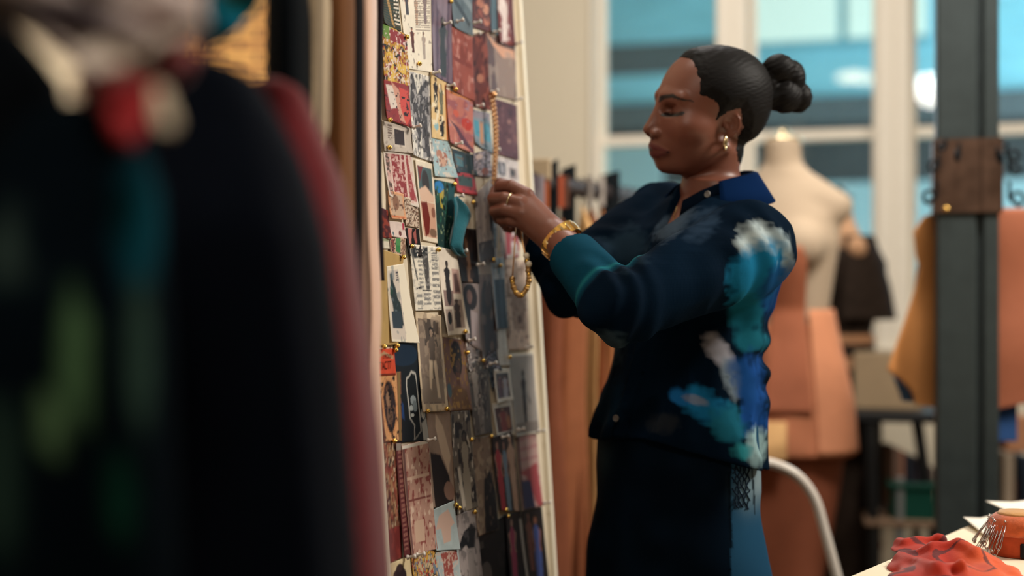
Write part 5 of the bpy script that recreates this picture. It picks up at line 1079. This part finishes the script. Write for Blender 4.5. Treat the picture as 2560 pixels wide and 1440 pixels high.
# ------------------------------------------------------------------ rail of brown paper patterns behind the board
RP0 = np.array([xpx(1308, 3.15), 3.15, zpx(450, 3.15)]); RP1 = np.array([xpx(1700, 4.1), 4.1, zpx(450, 3.15)])
M_DARKTUBE = mat('dark_tube', srgb(52, 44, 42), rough=.5, bump=.3, scale=80, var=.4)
M_BLACKCARD = mat('black_plastic', srgb(16, 22, 26), rough=.5)
pr = empty('pattern_rail', (RP0[0], RP0[1], 0)); tag(pr, 'dark rail full of brown paper patterns behind the pin board', 'rail')
RD = (RP1 - RP0) / np.linalg.norm(RP1 - RP0); RS = np.array([RD[1], -RD[0], 0])
MB().tube([RP0 - RD * .6, RP1], .021, 14).build('top_bar', M_DARKTUBE, pr, True)
for p in (RP0 - RD * .6, RP1): MB().tube([p, (p[0], p[1], .02)], .016, 12).build('upright', M_DARKTUBE, pr, True)
M_KRAFT = [mat('kraft_%d' % i, srgb(*c), rough=.75, bump=.08, scale=25, var=.10) for i, c in enumerate([(176, 116, 74), (150, 92, 60), (196, 140, 92), (128, 74, 50), (214, 168, 112)])]
random.seed(5)
def kraft(name, o, along_, width, ztop, zbot, m, label, group, notch=0, curl=.03, seed=0, flare=0.0, cat='paper pattern', hook=True, skew=0.0):
    """a stiff brown paper pattern piece hanging from o, spread along the direction along_"""
    a = np.array(along_, float); a /= np.linalg.norm(a); nn = np.array([-a[1], a[0], 0]); V = []; F = []; nu, nv = 14, 34
    for i in range(nv + 1):
        v = i / nv; z = ztop + (zbot - ztop) * v
        w = width * (np.interp(v, [0, .015, .06, .2, .4, .7, 1], [.22, .4, 1.0, .85, .74, .95, 1.0 + flare]))
        for j in range(nu + 1):
            u = j / nu * 2 - 1; zz = z - (.05 * u * u if i < 5 else 0) + (.03 * math.sin(3 * u + seed) * v if i == nv else 0)
            V.append(np.array([o[0], o[1], zz]) + a * (w * u / 2 + skew * v) + nn * (curl * u * u * (1 if seed % 2 else -1) + .018 * math.sin(4 * u + seed + 3 * v) * v))
    for i in range(nv):
        for j in range(nu): F.append((i * (nu + 1) + j, (i + 1) * (nu + 1) + j, (i + 1) * (nu + 1) + j + 1, i * (nu + 1) + j + 1))
    g = empty(name, (o[0], o[1], zbot)); tag(g, label, cat, group)
    ob = obj('paper_sheet', np.array(V) - np.array(g.location), F, m, g); s = ob.modifiers.new('thickness', 'SOLIDIFY'); s.thickness = .002; s.offset = 0
    if hook:
        h = np.array([o[0], o[1], ztop]); q = [h + (0, 0, -.03), h + (0, 0, .02), np.array([o[0], o[1], RP0[2] + .016]) + RS * .020, np.array([o[0], o[1], RP0[2] + .026]), np.array([o[0], o[1], RP0[2] + .012]) - RS * .022]
        MB().tube(q, .0025, 8).build('hook', M_DARKTUBE, g, True)
    return g
KL = ['nearest brown paper pattern on the rail, just behind the board edge', 'second brown paper pattern on the rail counting from the board', 'third brown paper pattern from the board, slightly lighter', 'fourth brown paper pattern from the board on the rail', 'fifth brown paper pattern from the board on the rail', 'sixth brown paper pattern from the board on the rail', 'pale paper pattern with a cut notch in the middle of the rail', 'brown paper pattern just past the pale notched one', 'brown paper pattern nearest the woman on the rail', 'tan shoulder shaped paper pattern under the black divider', 'tan paper pattern partly hidden by the far sleeve', 'last brown paper pattern hidden behind the woman']
for i in range(12):
    p = RP0 + RD * (.02 + .062 * i); ang = -.35 + .5 * math.sin(i * 2.4); dr = RS * math.cos(ang) + RD * math.sin(ang)
    zt = RP0[2] - (.075 if i < 5 else .038); zb = [.72, .50, .62, .40, .55, .46, .90, .52, .62, .5, .56, .6][i]
    kraft('paper_pattern', p, dr, [.10, .13, .12, .14, .12, .13, .09, .14, .15, .2, .24, .2][i], zt, zb, M_KRAFT[[1, 3, 0, 1, 3, 4, 1, 0, 1, 4, 4, 2][i]], KL[i], 'brown paper patterns on the rail', seed=i, curl=.018, flare=.1)
def divider(px, d, py0, py1, wpx, label, cardtop=None):
    p = np.array([xpx(px, d), d, 0]); z0, z1 = zpx(py1, d), zpx(py0, d); w = wpx / FPX * d; a = np.array([1, -.25, 0]); a /= np.linalg.norm(a)
    g = empty('rail_divider', (p[0], p[1], z0)); tag(g, label, 'divider', 'black dividers on the pattern rail')
    m = MB(); c = .010; P = [p - a * w / 2 + (0, 0, z0), p + a * w / 2 + (0, 0, z0), p + a * w / 2 + (0, 0, z1), p - a * w / 2 * .9 + (0, 0, z1 - .012)]
    m.prism(P, np.array([.0, .012, 0])); m.build('plate', M_BLACKCARD, g, bevel=.003); return g
divider(1384, 3.26, 396, 560, 24, 'black divider plate just behind the tan card on the rail')
divider(1421, 3.38, 410, 600, 38, 'black divider plate left of the wider one on the rail')
divider(1524, 3.58, 426, 545, 52, 'widest black divider plate on the rail, nearest the woman')
cb = MB().box(W(1346, 424, 3.2), (.056, .020, .048), -.2, .003).build('label_card', mat('tan_card', srgb(176, 154, 124), rough=.8, bump=.05, scale=40)); tag(cb, 'tan label card standing on the pattern rail at the edge of the board', 'card')
hs = [(1332, 3.17, (120, 108, 116), 'grey'), (1350, 3.19, (150, 140, 146), 'pale grey'), (1362, 3.22, (168, 88, 52), 'rust'), (1398, 3.30, (176, 84, 54), 'bright orange'), (1412, 3.34, (96, 62, 48), 'brown'), (1470, 3.47, (140, 130, 120), 'beige'), (1500, 3.54, (170, 160, 150), 'whitish')]
for px, d, c, nm in hs:
    k = zpx(446, d) ; o = MB().prism([np.array([xpx(px - 6, d), d, k - .07]), np.array([xpx(px + 6, d), d, k - .07]), np.array([xpx(px + 6, d), d, k + .004]), np.array([xpx(px - 6, d), d, k + .004])], np.array([.004, -.006, 0])).build('hanging_ticket', mat('ticket_' + nm, srgb(*c), rough=.7))
    o.location.y = -.024; tag(o, nm + ' ticket hanging in front of the dark pattern rail', 'ticket', 'tickets on the pattern rail')

# ------------------------------------------------------------------ dress forms by the window
M_FORM = mat('form_linen', srgb(168, 148, 124), rough=.85, bump=.1, scale=160, var=.05)
M_FORM2 = mat('form_tan', srgb(176, 134, 100), rough=.85, bump=.1, scale=160, var=.05)
M_STAND = mat('form_stand', srgb(44, 36, 32), rough=.4, metal=.4)
def form_sdf(o, yaw, s, rows):
    c, sn = math.cos(yaw), math.sin(yaw); R = np.array(sorted(rows))
    def f(P):
        q = (P - np.array(o, np.float32)) / s; x = q[:, 0] * c + q[:, 1] * sn; y = -q[:, 0] * sn + q[:, 1] * c; z = q[:, 2]
        a = np.interp(z, R[:, 0], R[:, 1]); b = np.interp(z, R[:, 0], R[:, 2]); yc = np.interp(z, R[:, 0], R[:, 3])
        d = (np.sqrt((x / a) ** 2 + ((y - yc) / b) ** 2) - 1) * np.minimum(a, b)
        for sg in (1, -1):
            d = smin(d, ell(np.stack([x, y, z], 1), (sg * .080, -.10, .475), (.062, .060, .062)), .03)
            d = smin(d, rcone(np.stack([x, y, z], 1), (sg * .04, .0, .655), (sg * .158, .0, .585), .045, .038), .03)
        return np.maximum(d, np.maximum(z - .775, -z)) * s
    return f
FR = [[0, .165, .115, .0], [.1, .178, .125, .0], [.22, .145, .10, .0], [.29, .128, .09, .0], [.38, .142, .10, -.005], [.48, .160, .11, -.01], [.56, .160, .095, 0], [.62, .12, .075, 0], [.665, .060, .058, 0], [.70, .052, .052, 0], [.775, .050, .050, -.006]]
def dress_form(o, yaw, s, m, label, cap):
    g = empty('dress_form', (o[0], o[1], 0)); tag(g, label, 'dress form', 'dress forms by the window')
    V, Q = sdf_mesh(form_sdf(o, yaw, s, FR), np.array(o) + np.array([-.26, -.26, -.02]) * s, np.array(o) + np.array([.26, .26, .80]) * s, .007)
    quadobj('torso', V - np.array(g.location, np.float32), Q, m, g)
    t = np.array([o[0], o[1] , o[2] + .775 * s]); MB().lathe(t + np.array([0, 0, -.002]), [(.0, 0), (.053 * s, 0), (.053 * s, .006), (.03, .012), (.018, .024), (.012, .034), (0, .036)], 20).build('neck_cap', cap, g, True)
    m_ = MB(); m_.tube([(o[0], o[1], o[2] + .01), (o[0], o[1], .10)], .018, 12); m_.build('pole', M_STAND, g, True)
    m_ = MB()
    for k in range(4): a = k * math.pi / 2 + .4; R_ = .27 if s > .9 else .12; m_.tube([(o[0], o[1], .12), (o[0] + .6 * R_ * math.cos(a), o[1] + .6 * R_ * math.sin(a), .05), (o[0] + R_ * math.cos(a), o[1] + R_ * math.sin(a), .015)], .014, 8)
    m_.build('tripod_base', M_STAND, g, True)
    return g, V
D1 = 4.0; F1 = np.array([xpx(1958, D1), D1, zpx(350, D1) - .775 * 1.0])
dress_form(F1, math.radians(-28), 1.0, M_FORM, 'cream linen dress form wrapped in brown paper behind the woman', M_PALEGOLD)
D2 = 4.5; F2 = np.array([xpx(2096, D2), D2, zpx(492, D2) - .775 * .86])
dress_form(F2, math.radians(-80), .86, M_FORM2, 'smaller tan dress form in a dark garment, right of the cream one', M_STAND)
# brown paper pieces wrapped on the first form
def wrap(name, o, yaw, ph0, ph1, rows, m, g, n=30, thick=.003):
    """cloth or paper following a form: rows of (height, radius across, radius deep, shift across)"""
    c, sn = math.cos(yaw), math.sin(yaw); V = []; F = []; R = np.array(sorted(rows, key=lambda r: -r[0])); nz = 30; zs = np.linspace(R[0, 0], R[-1, 0], nz)
    for i, z in enumerate(zs):
        a, b, sh = [np.interp(z, R[::-1, 0], R[::-1, k]) for k in (1, 2, 3)]; p0 = np.interp(z, R[::-1, 0], R[::-1, 4]) if R.shape[1] > 4 else 0
        for j in range(n + 1):
            w = math.radians(ph0 + p0 + (ph1 - ph0) * j / n); f = 1 + .03 * math.sin(5 * w + i * .12) * (1 - z / R[0, 0] if R[0, 0] else 1)
            x, y = a * f * math.cos(w) + sh, b * f * math.sin(w); V.append((o[0] + x * c - y * sn, o[1] + x * sn + y * c, o[2] + z))
    for i in range(nz - 1):
        for j in range(n): F.append((i * (n + 1) + j, (i + 1) * (n + 1) + j, (i + 1) * (n + 1) + j + 1, i * (n + 1) + j + 1))
    V = np.array(V) - (np.array(g.location) if g is not None else 0); ob = obj(name, V, F, m, g); s = ob.modifiers.new('thickness', 'SOLIDIFY'); s.thickness = thick; s.offset = 0
    return ob
yw = math.radians(-28)
pd = empty('paper_dress', (F1[0], F1[1], F1[2] - .45)); tag(pd, 'brown paper toile draped in overlapping pieces on the cream dress form', 'paper dress')
def toile(n, c): return mat('toile_' + n, srgb(*c), rough=.75, bump=.06, scale=20, var=.08)
wrap('skirt_panel', F1, yw, -172, 12, [(.26, .136, .10, 0), (.18, .150, .125, 0), (.05, .182, .17, .0), (-.08, .200, .20, .0), (-.10, .200, .20, .0)], toile('a', (184, 116, 82)), pd)
wrap('bodice_panel', F1, yw, -88, -50, [(.47, .172, .192, 0), (.42, .168, .18, 0), (.30, .142, .122, 0), (.22, .150, .135, 0), (.02, .196, .19, 0)], toile('b', (156, 92, 64)), pd)
wrap('side_panel', F1, yw, -46, 14, [(.30, .140, .118, 0), (.2, .158, .135, 0), (.05, .194, .18, 0), (-.09, .214, .216, .0)], toile('c', (196, 130, 94)), pd)
wrap('front_panel', F1, yw, -150, -104, [(.40, .160, .14, 0), (.28, .142, .112, 0), (.15, .17, .15, 0), (-.02, .205, .20, 0), (-.30, .20, .20, 0)], toile('e', (166, 104, 74)), pd)
wrap('dark_fold', F1, yw, -112, -92, [(.20, .160, .14, 0), (.05, .20, .19, 0), (-.10, .222, .22, 0)], toile('f', (112, 62, 44)), pd)
wrap('under_skirt', F1, yw, -178, 0, [(-.08, .175, .17, 0), (-.30, .165, .16, -.01), (-.60, .15, .15, -.03), (-.74, .14, .14, -.03)], toile('d', (134, 76, 52)), pd)
wrap('hip_pocket', F1, yw, -92, -70, [(.00, .206, .21, 0), (-.06, .220, .226, 0), (-.10, .224, .232, 0)], M_KRAFT[4], pd)
# dark draped garment on the second
y2 = math.radians(-80)
dg = empty('dark_garment', (F2[0], F2[1], F2[2] - .6)); tag(dg, 'dark brown draped garment with tan belts on the smaller dress form', 'garment')
M_DARKG = mat('dark_brown_cloth', srgb(40, 31, 25), rough=.8, bump=.25, scale=40, var=.25, spec=.05); M_TANB = mat('tan_band', srgb(150, 108, 76), rough=.7)
wrap('bodice', F2, y2, -178, 178, [(.50, .150, .115, 0), (.44, .150, .155, 0), (.34, .13, .125, 0), (.25, .125, .092, 0), (.18, .14, .105, 0), (.05, .165, .12, 0), (-.1, .16, .12, 0), (-.75, .14, .11, 0)], M_DARKG, dg, 40, .006)
wrap('shoulder_drape', F2, y2, -20, 130, [(.54, .14, .10, .0), (.46, .155, .13, .0), (.38, .16, .155, .0), (.28, .165, .175, .0)], M_DARKG, dg, 24, .008)
wrap('belt', F2, y2, -170, 60, [(.235, .135, .102, 0), (.205, .138, .105, 0)], M_TANB, dg, 30, .004)
wrap('belt', F2, y2, -170, 60, [(.165, .148, .112, 0), (.13, .156, .116, 0)], M_TANB, dg, 30, .004)

# paper patterns hanging from the column
HK = 'brown paper patterns hung on the column'
def flatpiece(name, outline, d, m, label, bend=.02, cat='paper pattern', group=None, tilt=0.0):
    P = np.array(outline, float); ys = np.linspace(P[:, 1].min() + .5, P[:, 1].max() - .5, 40); V = []; F = []; n = 16; xc = P[:, 0].mean()
    for y in ys:
        xs = []
        for k in range(len(P)):
            a, b = P[k], P[(k + 1) % len(P)]
            if (a[1] - y) * (b[1] - y) <= 0 and a[1] != b[1]: xs.append(a[0] + (b[0] - a[0]) * (y - a[1]) / (b[1] - a[1]))
        x0, x1 = min(xs), max(xs)
        for j in range(n): x = x0 + (x1 - x0) * j / (n - 1); V.append(W(x, y, d + bend * ((x - xc) / 100) ** 2 + tilt * (x - xc) / 100 + .006 * math.sin(y * .02)))
    for i in range(39):
        for j in range(n - 1): F.append((i * n + j, (i + 1) * n + j, (i + 1) * n + j + 1, i * n + j + 1))
    o = obj(name, V, F, m); s = o.modifiers.new('thickness', 'SOLIDIFY'); s.thickness = .002; s.offset = 0; tag(o, label, cat, group); return o
flatpiece('paper_pattern', [(2352, 528), (2310, 540), (2284, 580), (2290, 640), (2300, 668), (2288, 720), (2262, 800), (2218, 925), (2250, 950), (2280, 980), (2292, 1022), (2420, 1026), (2420, 528)], 3.42, mat('kraft_orange', srgb(186, 124, 70), rough=.7, bump=.06, scale=20, var=.06), 'large tan paper pattern hanging left of the steel column', -.004, group=HK, tilt=.05)
flatpiece('paper_pattern', [(2440, 520), (2560, 520), (2720, 560), (2720, 940), (2600, 1000), (2440, 1034)], 3.44, mat('kraft_red', srgb(150, 88, 62), rough=.7, bump=.06, scale=20, var=.06), 'reddish brown paper pattern hanging right of the steel column', .006, group=HK)
flatpiece('paper_pattern', [(2470, 1010), (2543, 1010), (2543, 1104), (2470, 1104)], 3.47, mat('blue_sheet', srgb(34, 66, 110), rough=.7), 'blue paper sheet showing below the reddish pattern', .0, group=HK)
flatpiece('paper_pattern', [(2380, 528), (2420, 528), (2420, 1016), (2258, 1010), (2232, 940), (2300, 900)], 3.465, mat('blue_sheet2', srgb(62, 90, 120), rough=.7), 'small blue-grey paper piece behind the tan pattern', .0, group=HK)
flatpiece('paper_pattern', [(2370, 528), (2400, 528), (2400, 760), (2280, 760), (2298, 640), (2330, 620)], 3.485, mat('blue_sheet3', srgb(40, 74, 104), rough=.7), 'dark blue edge showing behind the tan pattern at its waist', .0, group=HK)

# ------------------------------------------------------------------ bench under the window with crates below
M_BLACKW = mat('black_wood', srgb(30, 30, 30), rough=.5, bump=.1, scale=20, var=.2); M_BEIGE = mat('beige_board', srgb(150, 128, 100), rough=.7, bump=.05, scale=20, var=.05)
bd = 4.15; bz = zpx(1046, bd)
bench = empty('work_bench', (xpx(2250, bd), bd + .2, 0), -.1); tag(bench, 'black trestle bench standing under the window behind the column', 'bench')
m = MB(); m.box((xpx(2290, bd), bd + .24, bz), (.62, .46, .028), -.28, .004); m.build('bench_top', M_BLACKW, bench)
for (xa, ya), (xb, yb) in [((2176, 1052), (2188, 1500)), ((2292, 1040), (2352, 1440)), ((2400, 1040), (2420, 1440))]:
    a = W(xa, ya, bd + .04); b = W(xb, yb, bd + .04); b = a + (b - a) * ((a[2] - .0) / (a[2] - b[2])); MB().tube([a + (0, 0, -.01), b], .017, 4).build('leg', M_BLACKW, bench)
bx = MB().box((xpx(2232, 4.35), 4.40, bz + .10), (.20, .22, .172), -.28, .004).build('storage_box', M_BEIGE); tag(bx, 'plain beige box standing on the black trestle bench', 'box')
def crate(px, py0, py1, wpx, d, col, label, nm='crate'):
    z0, z1 = zpx(py1, d), zpx(py0, d); w = wpx / FPX * d; g = empty(nm, (xpx(px, d), d, z0)); tag(g, label, nm.replace('_', ' '))
    m_ = mat(nm + label[:14], srgb(*col), rough=.5, bump=.05, scale=30); x = xpx(px, d); dp = .26
    m = MB(); m.box((x, d, z0 + .006), (w, dp, .012), -.2); c, s = math.cos(-.2), math.sin(-.2)
    for lx, ly, sx, sy in ((0, -dp / 2, w, .012), (0, dp / 2, w, .012), (-w / 2, 0, .012, dp), (w / 2, 0, .012, dp)): m.box((x + lx * c - ly * s, d + lx * s + ly * c, (z0 + z1) / 2), (sx, sy, z1 - z0), -.2, .003)
    m.build('walls', m_, g)
    m = MB()
    for lx, ly, sx, sy in ((0, -dp / 2 - .006, w + .02, .02), (0, dp / 2 + .006, w + .02, .02), (-w / 2 - .006, 0, .02, dp + .02), (w / 2 + .006, 0, .02, dp + .02)): m.box((x + lx * c - ly * s, d + lx * s + ly * c, z1), (sx, sy, .018), -.2, .004)
    m.build('rim', m_, g); return g
sh = empty('low_shelf', (xpx(2270, 4.3), 4.3, 0)); tag(sh, 'low grey metal shelf frame under the bench holding the green crate', 'shelf')
zs_ = zpx(1290, 4.3)
m = MB(); m.box((xpx(2270, 4.3), 4.32, zs_), (.26, .34, .02), -.2, .003); m.build('shelf_board', mat('shelf_wood', srgb(120, 96, 76), rough=.6), sh)
for x in (2222, 2328):
    for dd in (4.18, 4.46): MB().box((xpx(x, 4.3) , dd, zpx(1180, 4.3) / 2), (.022, .022, zpx(1180, 4.3)), 0, .003).build('post', mat('grey_metal', srgb(120, 122, 120), rough=.4, metal=.4), sh)
crate(2274, 1200, 1284, 92, 4.3, (10, 58, 46), 'dark green plastic crate on the low shelf under the bench')
crate(2150, 1196, 1340, 84, 4.74, (8, 62, 52), 'green crate stacked on the red one left of the bench leg')
crate(2140, 1345, 1560, 96, 4.74, (150, 44, 28), 'orange red crate on the floor left of the bench leg')
crate(2150, 1130, 1192, 80, 4.74, (120, 20, 28), 'crimson box on top of the green crate')
for k, (x, y0, y1, w, c, lab) in enumerate([(2222, 1112, 1196, 16, (96, 74, 62), 'brown'), (2236, 1118, 1196, 10, (130, 90, 72), 'tan'), (2252, 1128, 1196, 18, (26, 30, 38), 'black'), (2276, 1140, 1196, 22, (40, 34, 40), 'dark grey'), (2300, 1158, 1196, 26, (74, 58, 54), 'short brown')]):
    o = MB().box(((xpx(x, 4.3)), 4.28, (zpx(y0, 4.3) + zpx(1280, 4.3) + .014) / 2), (w / FPX * 4.3, .17, zpx(y0, 4.3) - zpx(1280, 4.3) - .014), -.05, .003).build('file_box', mat('file_' + lab, srgb(*c), rough=.7)); tag(o, lab + ' file standing in the green crate on the low shelf', 'file', 'files in the green crate')
# things at the right edge behind the column
for (x, y0, y1, w, d, c, nm, lab, cat) in [(2545, 1040, 1130, 60, 4.1, (150, 104, 74), 'tan_panel', 'tan panel at the right edge behind the column', 'panel'), (2520, 1130, 1420, 26, 4.3, (176, 158, 138), 'white_post', 'pale post at the right edge behind the column', 'post'), (2560, 1140, 1420, 26, 4.3, (22, 30, 40), 'dark_cabinet', 'dark cabinet at the right edge of the photo', 'cabinet'), (2540, 1200, 1420, 16, 4.32, (88, 48, 42), 'red_binder', 'dull red binder between the pale post and the dark cabinet', 'binder')]:
    z1 = zpx(y0, d); z0 = 0 if y1 > 1300 else zpx(y1, d); o = MB().box((xpx(x, d), d + .05, (z0 + z1) / 2), (w / FPX * d, .12, z1 - z0), 0, .004).build(nm, mat(nm, srgb(*c), rough=.7, var=.05)); tag(o, lab, cat)

# chair with a round white tube back
M_TUBE = mat('pale_tube', srgb(206, 196, 184), rough=.3, coat=.3)
cd_ = 3.0
chair = empty('chair', (xpx(1930, cd_), cd_ + .1, 0)); tag(chair, 'chair with a curved pale metal tube back behind the woman', 'chair')
arc = [(1770, 1440), (1782, 1330), (1810, 1235), (1850, 1180), (1900, 1157), (1950, 1166), (2000, 1196), (2038, 1250), (2062, 1330), (2092, 1440)]
pts = [W(x, y, cd_ - .0) for x, y in arc]; pts = [np.array([p[0], cd_ , p[2]]) for p in pts]
seat_z = .45
l0 = pts[0] + (pts[0] - pts[1]) / np.linalg.norm(pts[0] - pts[1]) * ((pts[0][2] - .02) / 1.0); r0 = pts[-1] + (pts[-1] - pts[-2]) / np.linalg.norm(pts[-1] - pts[-2]) * ((pts[-1][2] - .02) / 1.0)
l0[2] = r0[2] = .0; l0[0] = pts[0][0] - .06; r0[0] = pts[-1][0] + .16
MB().tube([l0] + soft(pts) + [r0], .011, 12).build('back_frame', M_TUBE, chair, True)
sx = (l0[0] + r0[0]) / 2
MB().box((sx, cd_ + .20, seat_z), (.40, .40, .03), 0, .012).build('seat', M_BLACKW, chair)
for s in (-1, 1): MB().tube([(sx + s * .18, cd_ + .38, seat_z - .01), (sx + s * .21, cd_ + .42, 0)], .011, 10).build('leg', M_TUBE, chair, True); MB().tube([(sx + s * .18, cd_ + .02, seat_z), (sx + s * .18, cd_ + .38, seat_z)], .009, 8).build('seat_rail', M_TUBE, chair, True)
# ------------------------------------------------------------------ cutting table with cloth, pins and papers
TZ = .90
def tp(px, py, z=TZ): d = (ZC - z) * FPX / (py - 720); return np.array([xpx(px, d), d, z])
e0, e1 = tp(2130, 1440), tp(2520, 1272); ed = (e1 - e0) / np.linalg.norm(e1 - e0); en = np.array([ed[1], -ed[0], 0])
q0 = e0 - ed * .55; q1 = e0 + ed * 1.15
tbl = empty('cutting_table', (q0[0], q0[1], 0)); tag(tbl, 'cutting table topped with white paper in the lower right corner', 'table')
M_PAPER = mat('table_paper', srgb(236, 220, 192), rough=.7, bump=.06, scale=9, var=.03)
MB().prism([q0, q1, q1 + en * .8, q0 + en * .8], (0, 0, -.03)).build('table_top', M_PAPER, tbl)
for p in (q0 + ed * .06 + en * .06, q1 - ed * .06 + en * .06, q1 - ed * .06 + en * .74, q0 + ed * .06 + en * .74): MB().box((p[0], p[1], (TZ - .03) / 2), (.05, .05, TZ - .03), 0, .004).build('leg', M_BLACKW, tbl)
def paper(name, pxs, label, z=TZ + .0012, lift=0.0):
    P = [tp(x, y, z) for x, y in pxs]; n = len(P); c = sum(P) / n; V = []; F = []
    for k in range(6):
        for p in P: q = c + (p - c) * (k + 1) / 6; V.append(q + np.array([0, 0, lift * ((k + 1) / 6) ** 4 * (1 if p is P[0] else .2)]))
    V.append(c)
    for k in range(5):
        for i in range(n): F.append((k * n + i, (k + 1) * n + i, (k + 1) * n + (i + 1) % n, k * n + (i + 1) % n))
    for i in range(n): F.append((len(V) - 1, i, (i + 1) % n))
    o = obj(name, V, F, mat('white_paper', srgb(240, 230, 212), rough=.7)); s = o.modifiers.new('thickness', 'SOLIDIFY'); s.thickness = .0008; s.offset = 0; tag(o, label, 'paper', 'papers on the cutting table')
paper('paper_sheet', [(2408, 1310), (2452, 1298), (2600, 1262), (2640, 1330), (2500, 1350), (2462, 1342)], 'white paper sheet with a lifted corner under the pincushion', TZ + .002, .012)
paper('paper_sheet', [(2464, 1266), (2530, 1258), (2640, 1246), (2680, 1268), (2520, 1280)], 'white paper sheet farthest up the table edge', TZ + .012, .01)
# folded red and orange cloth
FOLDS = [[(2224, 1352, .004), (2262, 1358, .012), (2340, 1348, .016), (2352, 1352, .014)], [(2258, 1392, .010), (2330, 1376, .026), (2392, 1364, .034), (2440, 1388, .026), (2470, 1424, .008)], [(2250, 1402, .010), (2300, 1412, .018), (2350, 1432, .022), (2400, 1420, .030)], [(2262, 1400, .006), (2258, 1424, .004), (2270, 1450, .006)], [(2350, 1430, .022), (2372, 1450, .014)], [(2440, 1400, .018), (2500, 1420, .008), (2524, 1446, .002)]]
def cloth_sdf(P):
    d = None
    for (x, y), r, hgt in [((2290, 1425), .045, .016), ((2350, 1410), .055, .026), ((2410, 1414), .058, .026), ((2462, 1430), .045, .014), ((2330, 1455), .06, .02), ((2490, 1448), .040, .010), ((2410, 1455), .065, .02), ((2290, 1378), .040, .010)]:
        c = tp(x, y); e = ell(P, c, (r, r, hgt)); d = e if d is None else smin(d, e, .016)
    for f in FOLDS:
        d = smin(d, chain(P, [tp(x, y + h_ * 1500) + np.array([0, 0, h_]) for x, y, h_ in f], [.006] * len(f), .004), .012)
    q = P - tp(2360, 1420).astype(np.float32); u = q @ ed.astype(np.float32); v = q @ en.astype(np.float32)
    w = .0025 * np.sin(u * 70 + v * 95 + 3 * vnoise(P, 14)) + .002 * vnoise(P + 2, 30)
    return np.maximum(d + w, TZ + .0006 - P[:, 2])
ce = tp(2370, 1425)
cV, cQ = sdf_mesh(cloth_sdf, ce - np.array([.17, .17, .01]), ce + np.array([.19, .17, .07]), .0022)
def cloth_col(V):
    x, y = proj(V); c = np.tile(np.array(srgb(172, 40, 16)), (len(V), 1)); n = vnoise(V, 24)
    m = np.clip((x - 2380) / 120 + n * .4, 0, 1)[:, None]; c = c * (1 - m) + np.array(srgb(222, 92, 40)) * m
    k = (np.abs(vnoise(V, 17)) < .07)[:, None] * .8; c = c * (1 - k) + np.array(srgb(52, 22, 30)) * k
    return c
o = quadobj('bandana', cV, cQ, mat('bandana_cloth', (1, 1, 1), rough=.75, attr='dye', bump=.1, scale=300, sheen=.2), None, colors=cloth_col(cV)); tag(o, 'crumpled red and orange bandana with dark swirls on the cutting table', 'bandana')
# pincushion full of pins
pcx = tp(2548, 1386); pcu = empty('pincushion', pcx); tag(pcu, 'round orange pincushion stuck with safety pins on the cutting table', 'pincushion')
M_CUSH = mat('orange_velvet', srgb(196, 96, 52), rough=.8, bump=.4, scale=90, var=.3, sheen=.4)
MB().lathe(pcx, [(.0, .001), (.042, .001), (.0445, .008), (.0445, .030), (.042, .036), (0, .036)], 36).build('base', mat('pincushion_base', srgb(178, 74, 40), rough=.7, bump=.3, scale=60, var=.25), pcu, True)
MB().lathe(pcx, [(.0, .030), (.044, .032), (.0475, .042), (.045, .054), (.036, .062), (.018, .065), (.0, .0655)], 36).build('cushion', M_CUSH, pcu, True)
MB().lathe(pcx + np.array([0, 0, .0655 - .006]), [(.0, 0), (.034, .002), (.030, .0068), (.015, .0085), (0, .0088)], 30).build('top_patch', mat('sand_velvet', srgb(206, 152, 92), rough=.8, bump=.4, scale=90, sheen=.4), pcu, True)
MB().box(pcx + np.array([-.002, -.0445, .013]), (.024, .006, .022), 0, .002).build('dark_label', mat('dark_label', srgb(18, 16, 20), rough=.6), pcu)
M_STEELPIN = mat('pin_steel', srgb(190, 186, 180), rough=.2, metal=1.0)
random.seed(3)
for k in range(16):
    a = math.radians(140 + k * 5.5 + random.uniform(-4, 4)); r = .045; b = pcx + np.array([r * math.cos(a), r * math.sin(a), .058 - .012 * random.random()]); ou = np.array([math.cos(a), math.sin(a), 0])
    tip = b + ou * (.012 + .012 * random.random()) + np.array([0, 0, -.030 - .014 * random.random()])
    t = np.cross(ou, (0, 0, 1)) * .0035
    m = MB(); m.tube([b - ou * .004 + t, tip + t, tip - (0, 0, .003), tip - t, b - ou * .002 - t * .4], .0006, 5); m.ball(b, .0018, 8, 6); m.ball(tip - np.array([0, 0, .002]), .0024, 8, 6); m.build('safety_pin', M_STEELPIN, pcu, True)
# lamp over the table: seen only as a reflection in the window pane
r = np.array([(2155 - 1280) / FPX, 1.0, (720 - 176) / FPX]); C0 = np.array([0, 0, ZC]); gp = wp(0, .116, 0); k = ((gp - C0) @ WN) / (r @ WN); hit = C0 + r * k; rr = r - 2 * (r @ WN) * WN
lp = hit + rr * ((2.75 - hit[2]) / rr[2])
print('LAMP', lp)
lamp = empty('ceiling_lamp', lp); tag(lamp, 'ceiling lamp whose glow is reflected in the window pane', 'lamp')
M_BULB = mat('lamp_glow', srgb(255, 226, 184), rough=.4, emit=14)
for s in (-1, 1): MB().ball(lp + np.array([s * .07, 0, -.05 - s * .012]), (.11, .07, .035), 16, 10).build('diffuser', M_BULB, lamp, True)
m = MB(); m.box(lp + np.array([0, 0, .02]), (.36, .16, .03), 0, .01); m.tube([lp + np.array([0, 0, .03]), (lp[0], lp[1], 3.4)], .006, 8); m.build('housing', M_IRON, lamp)
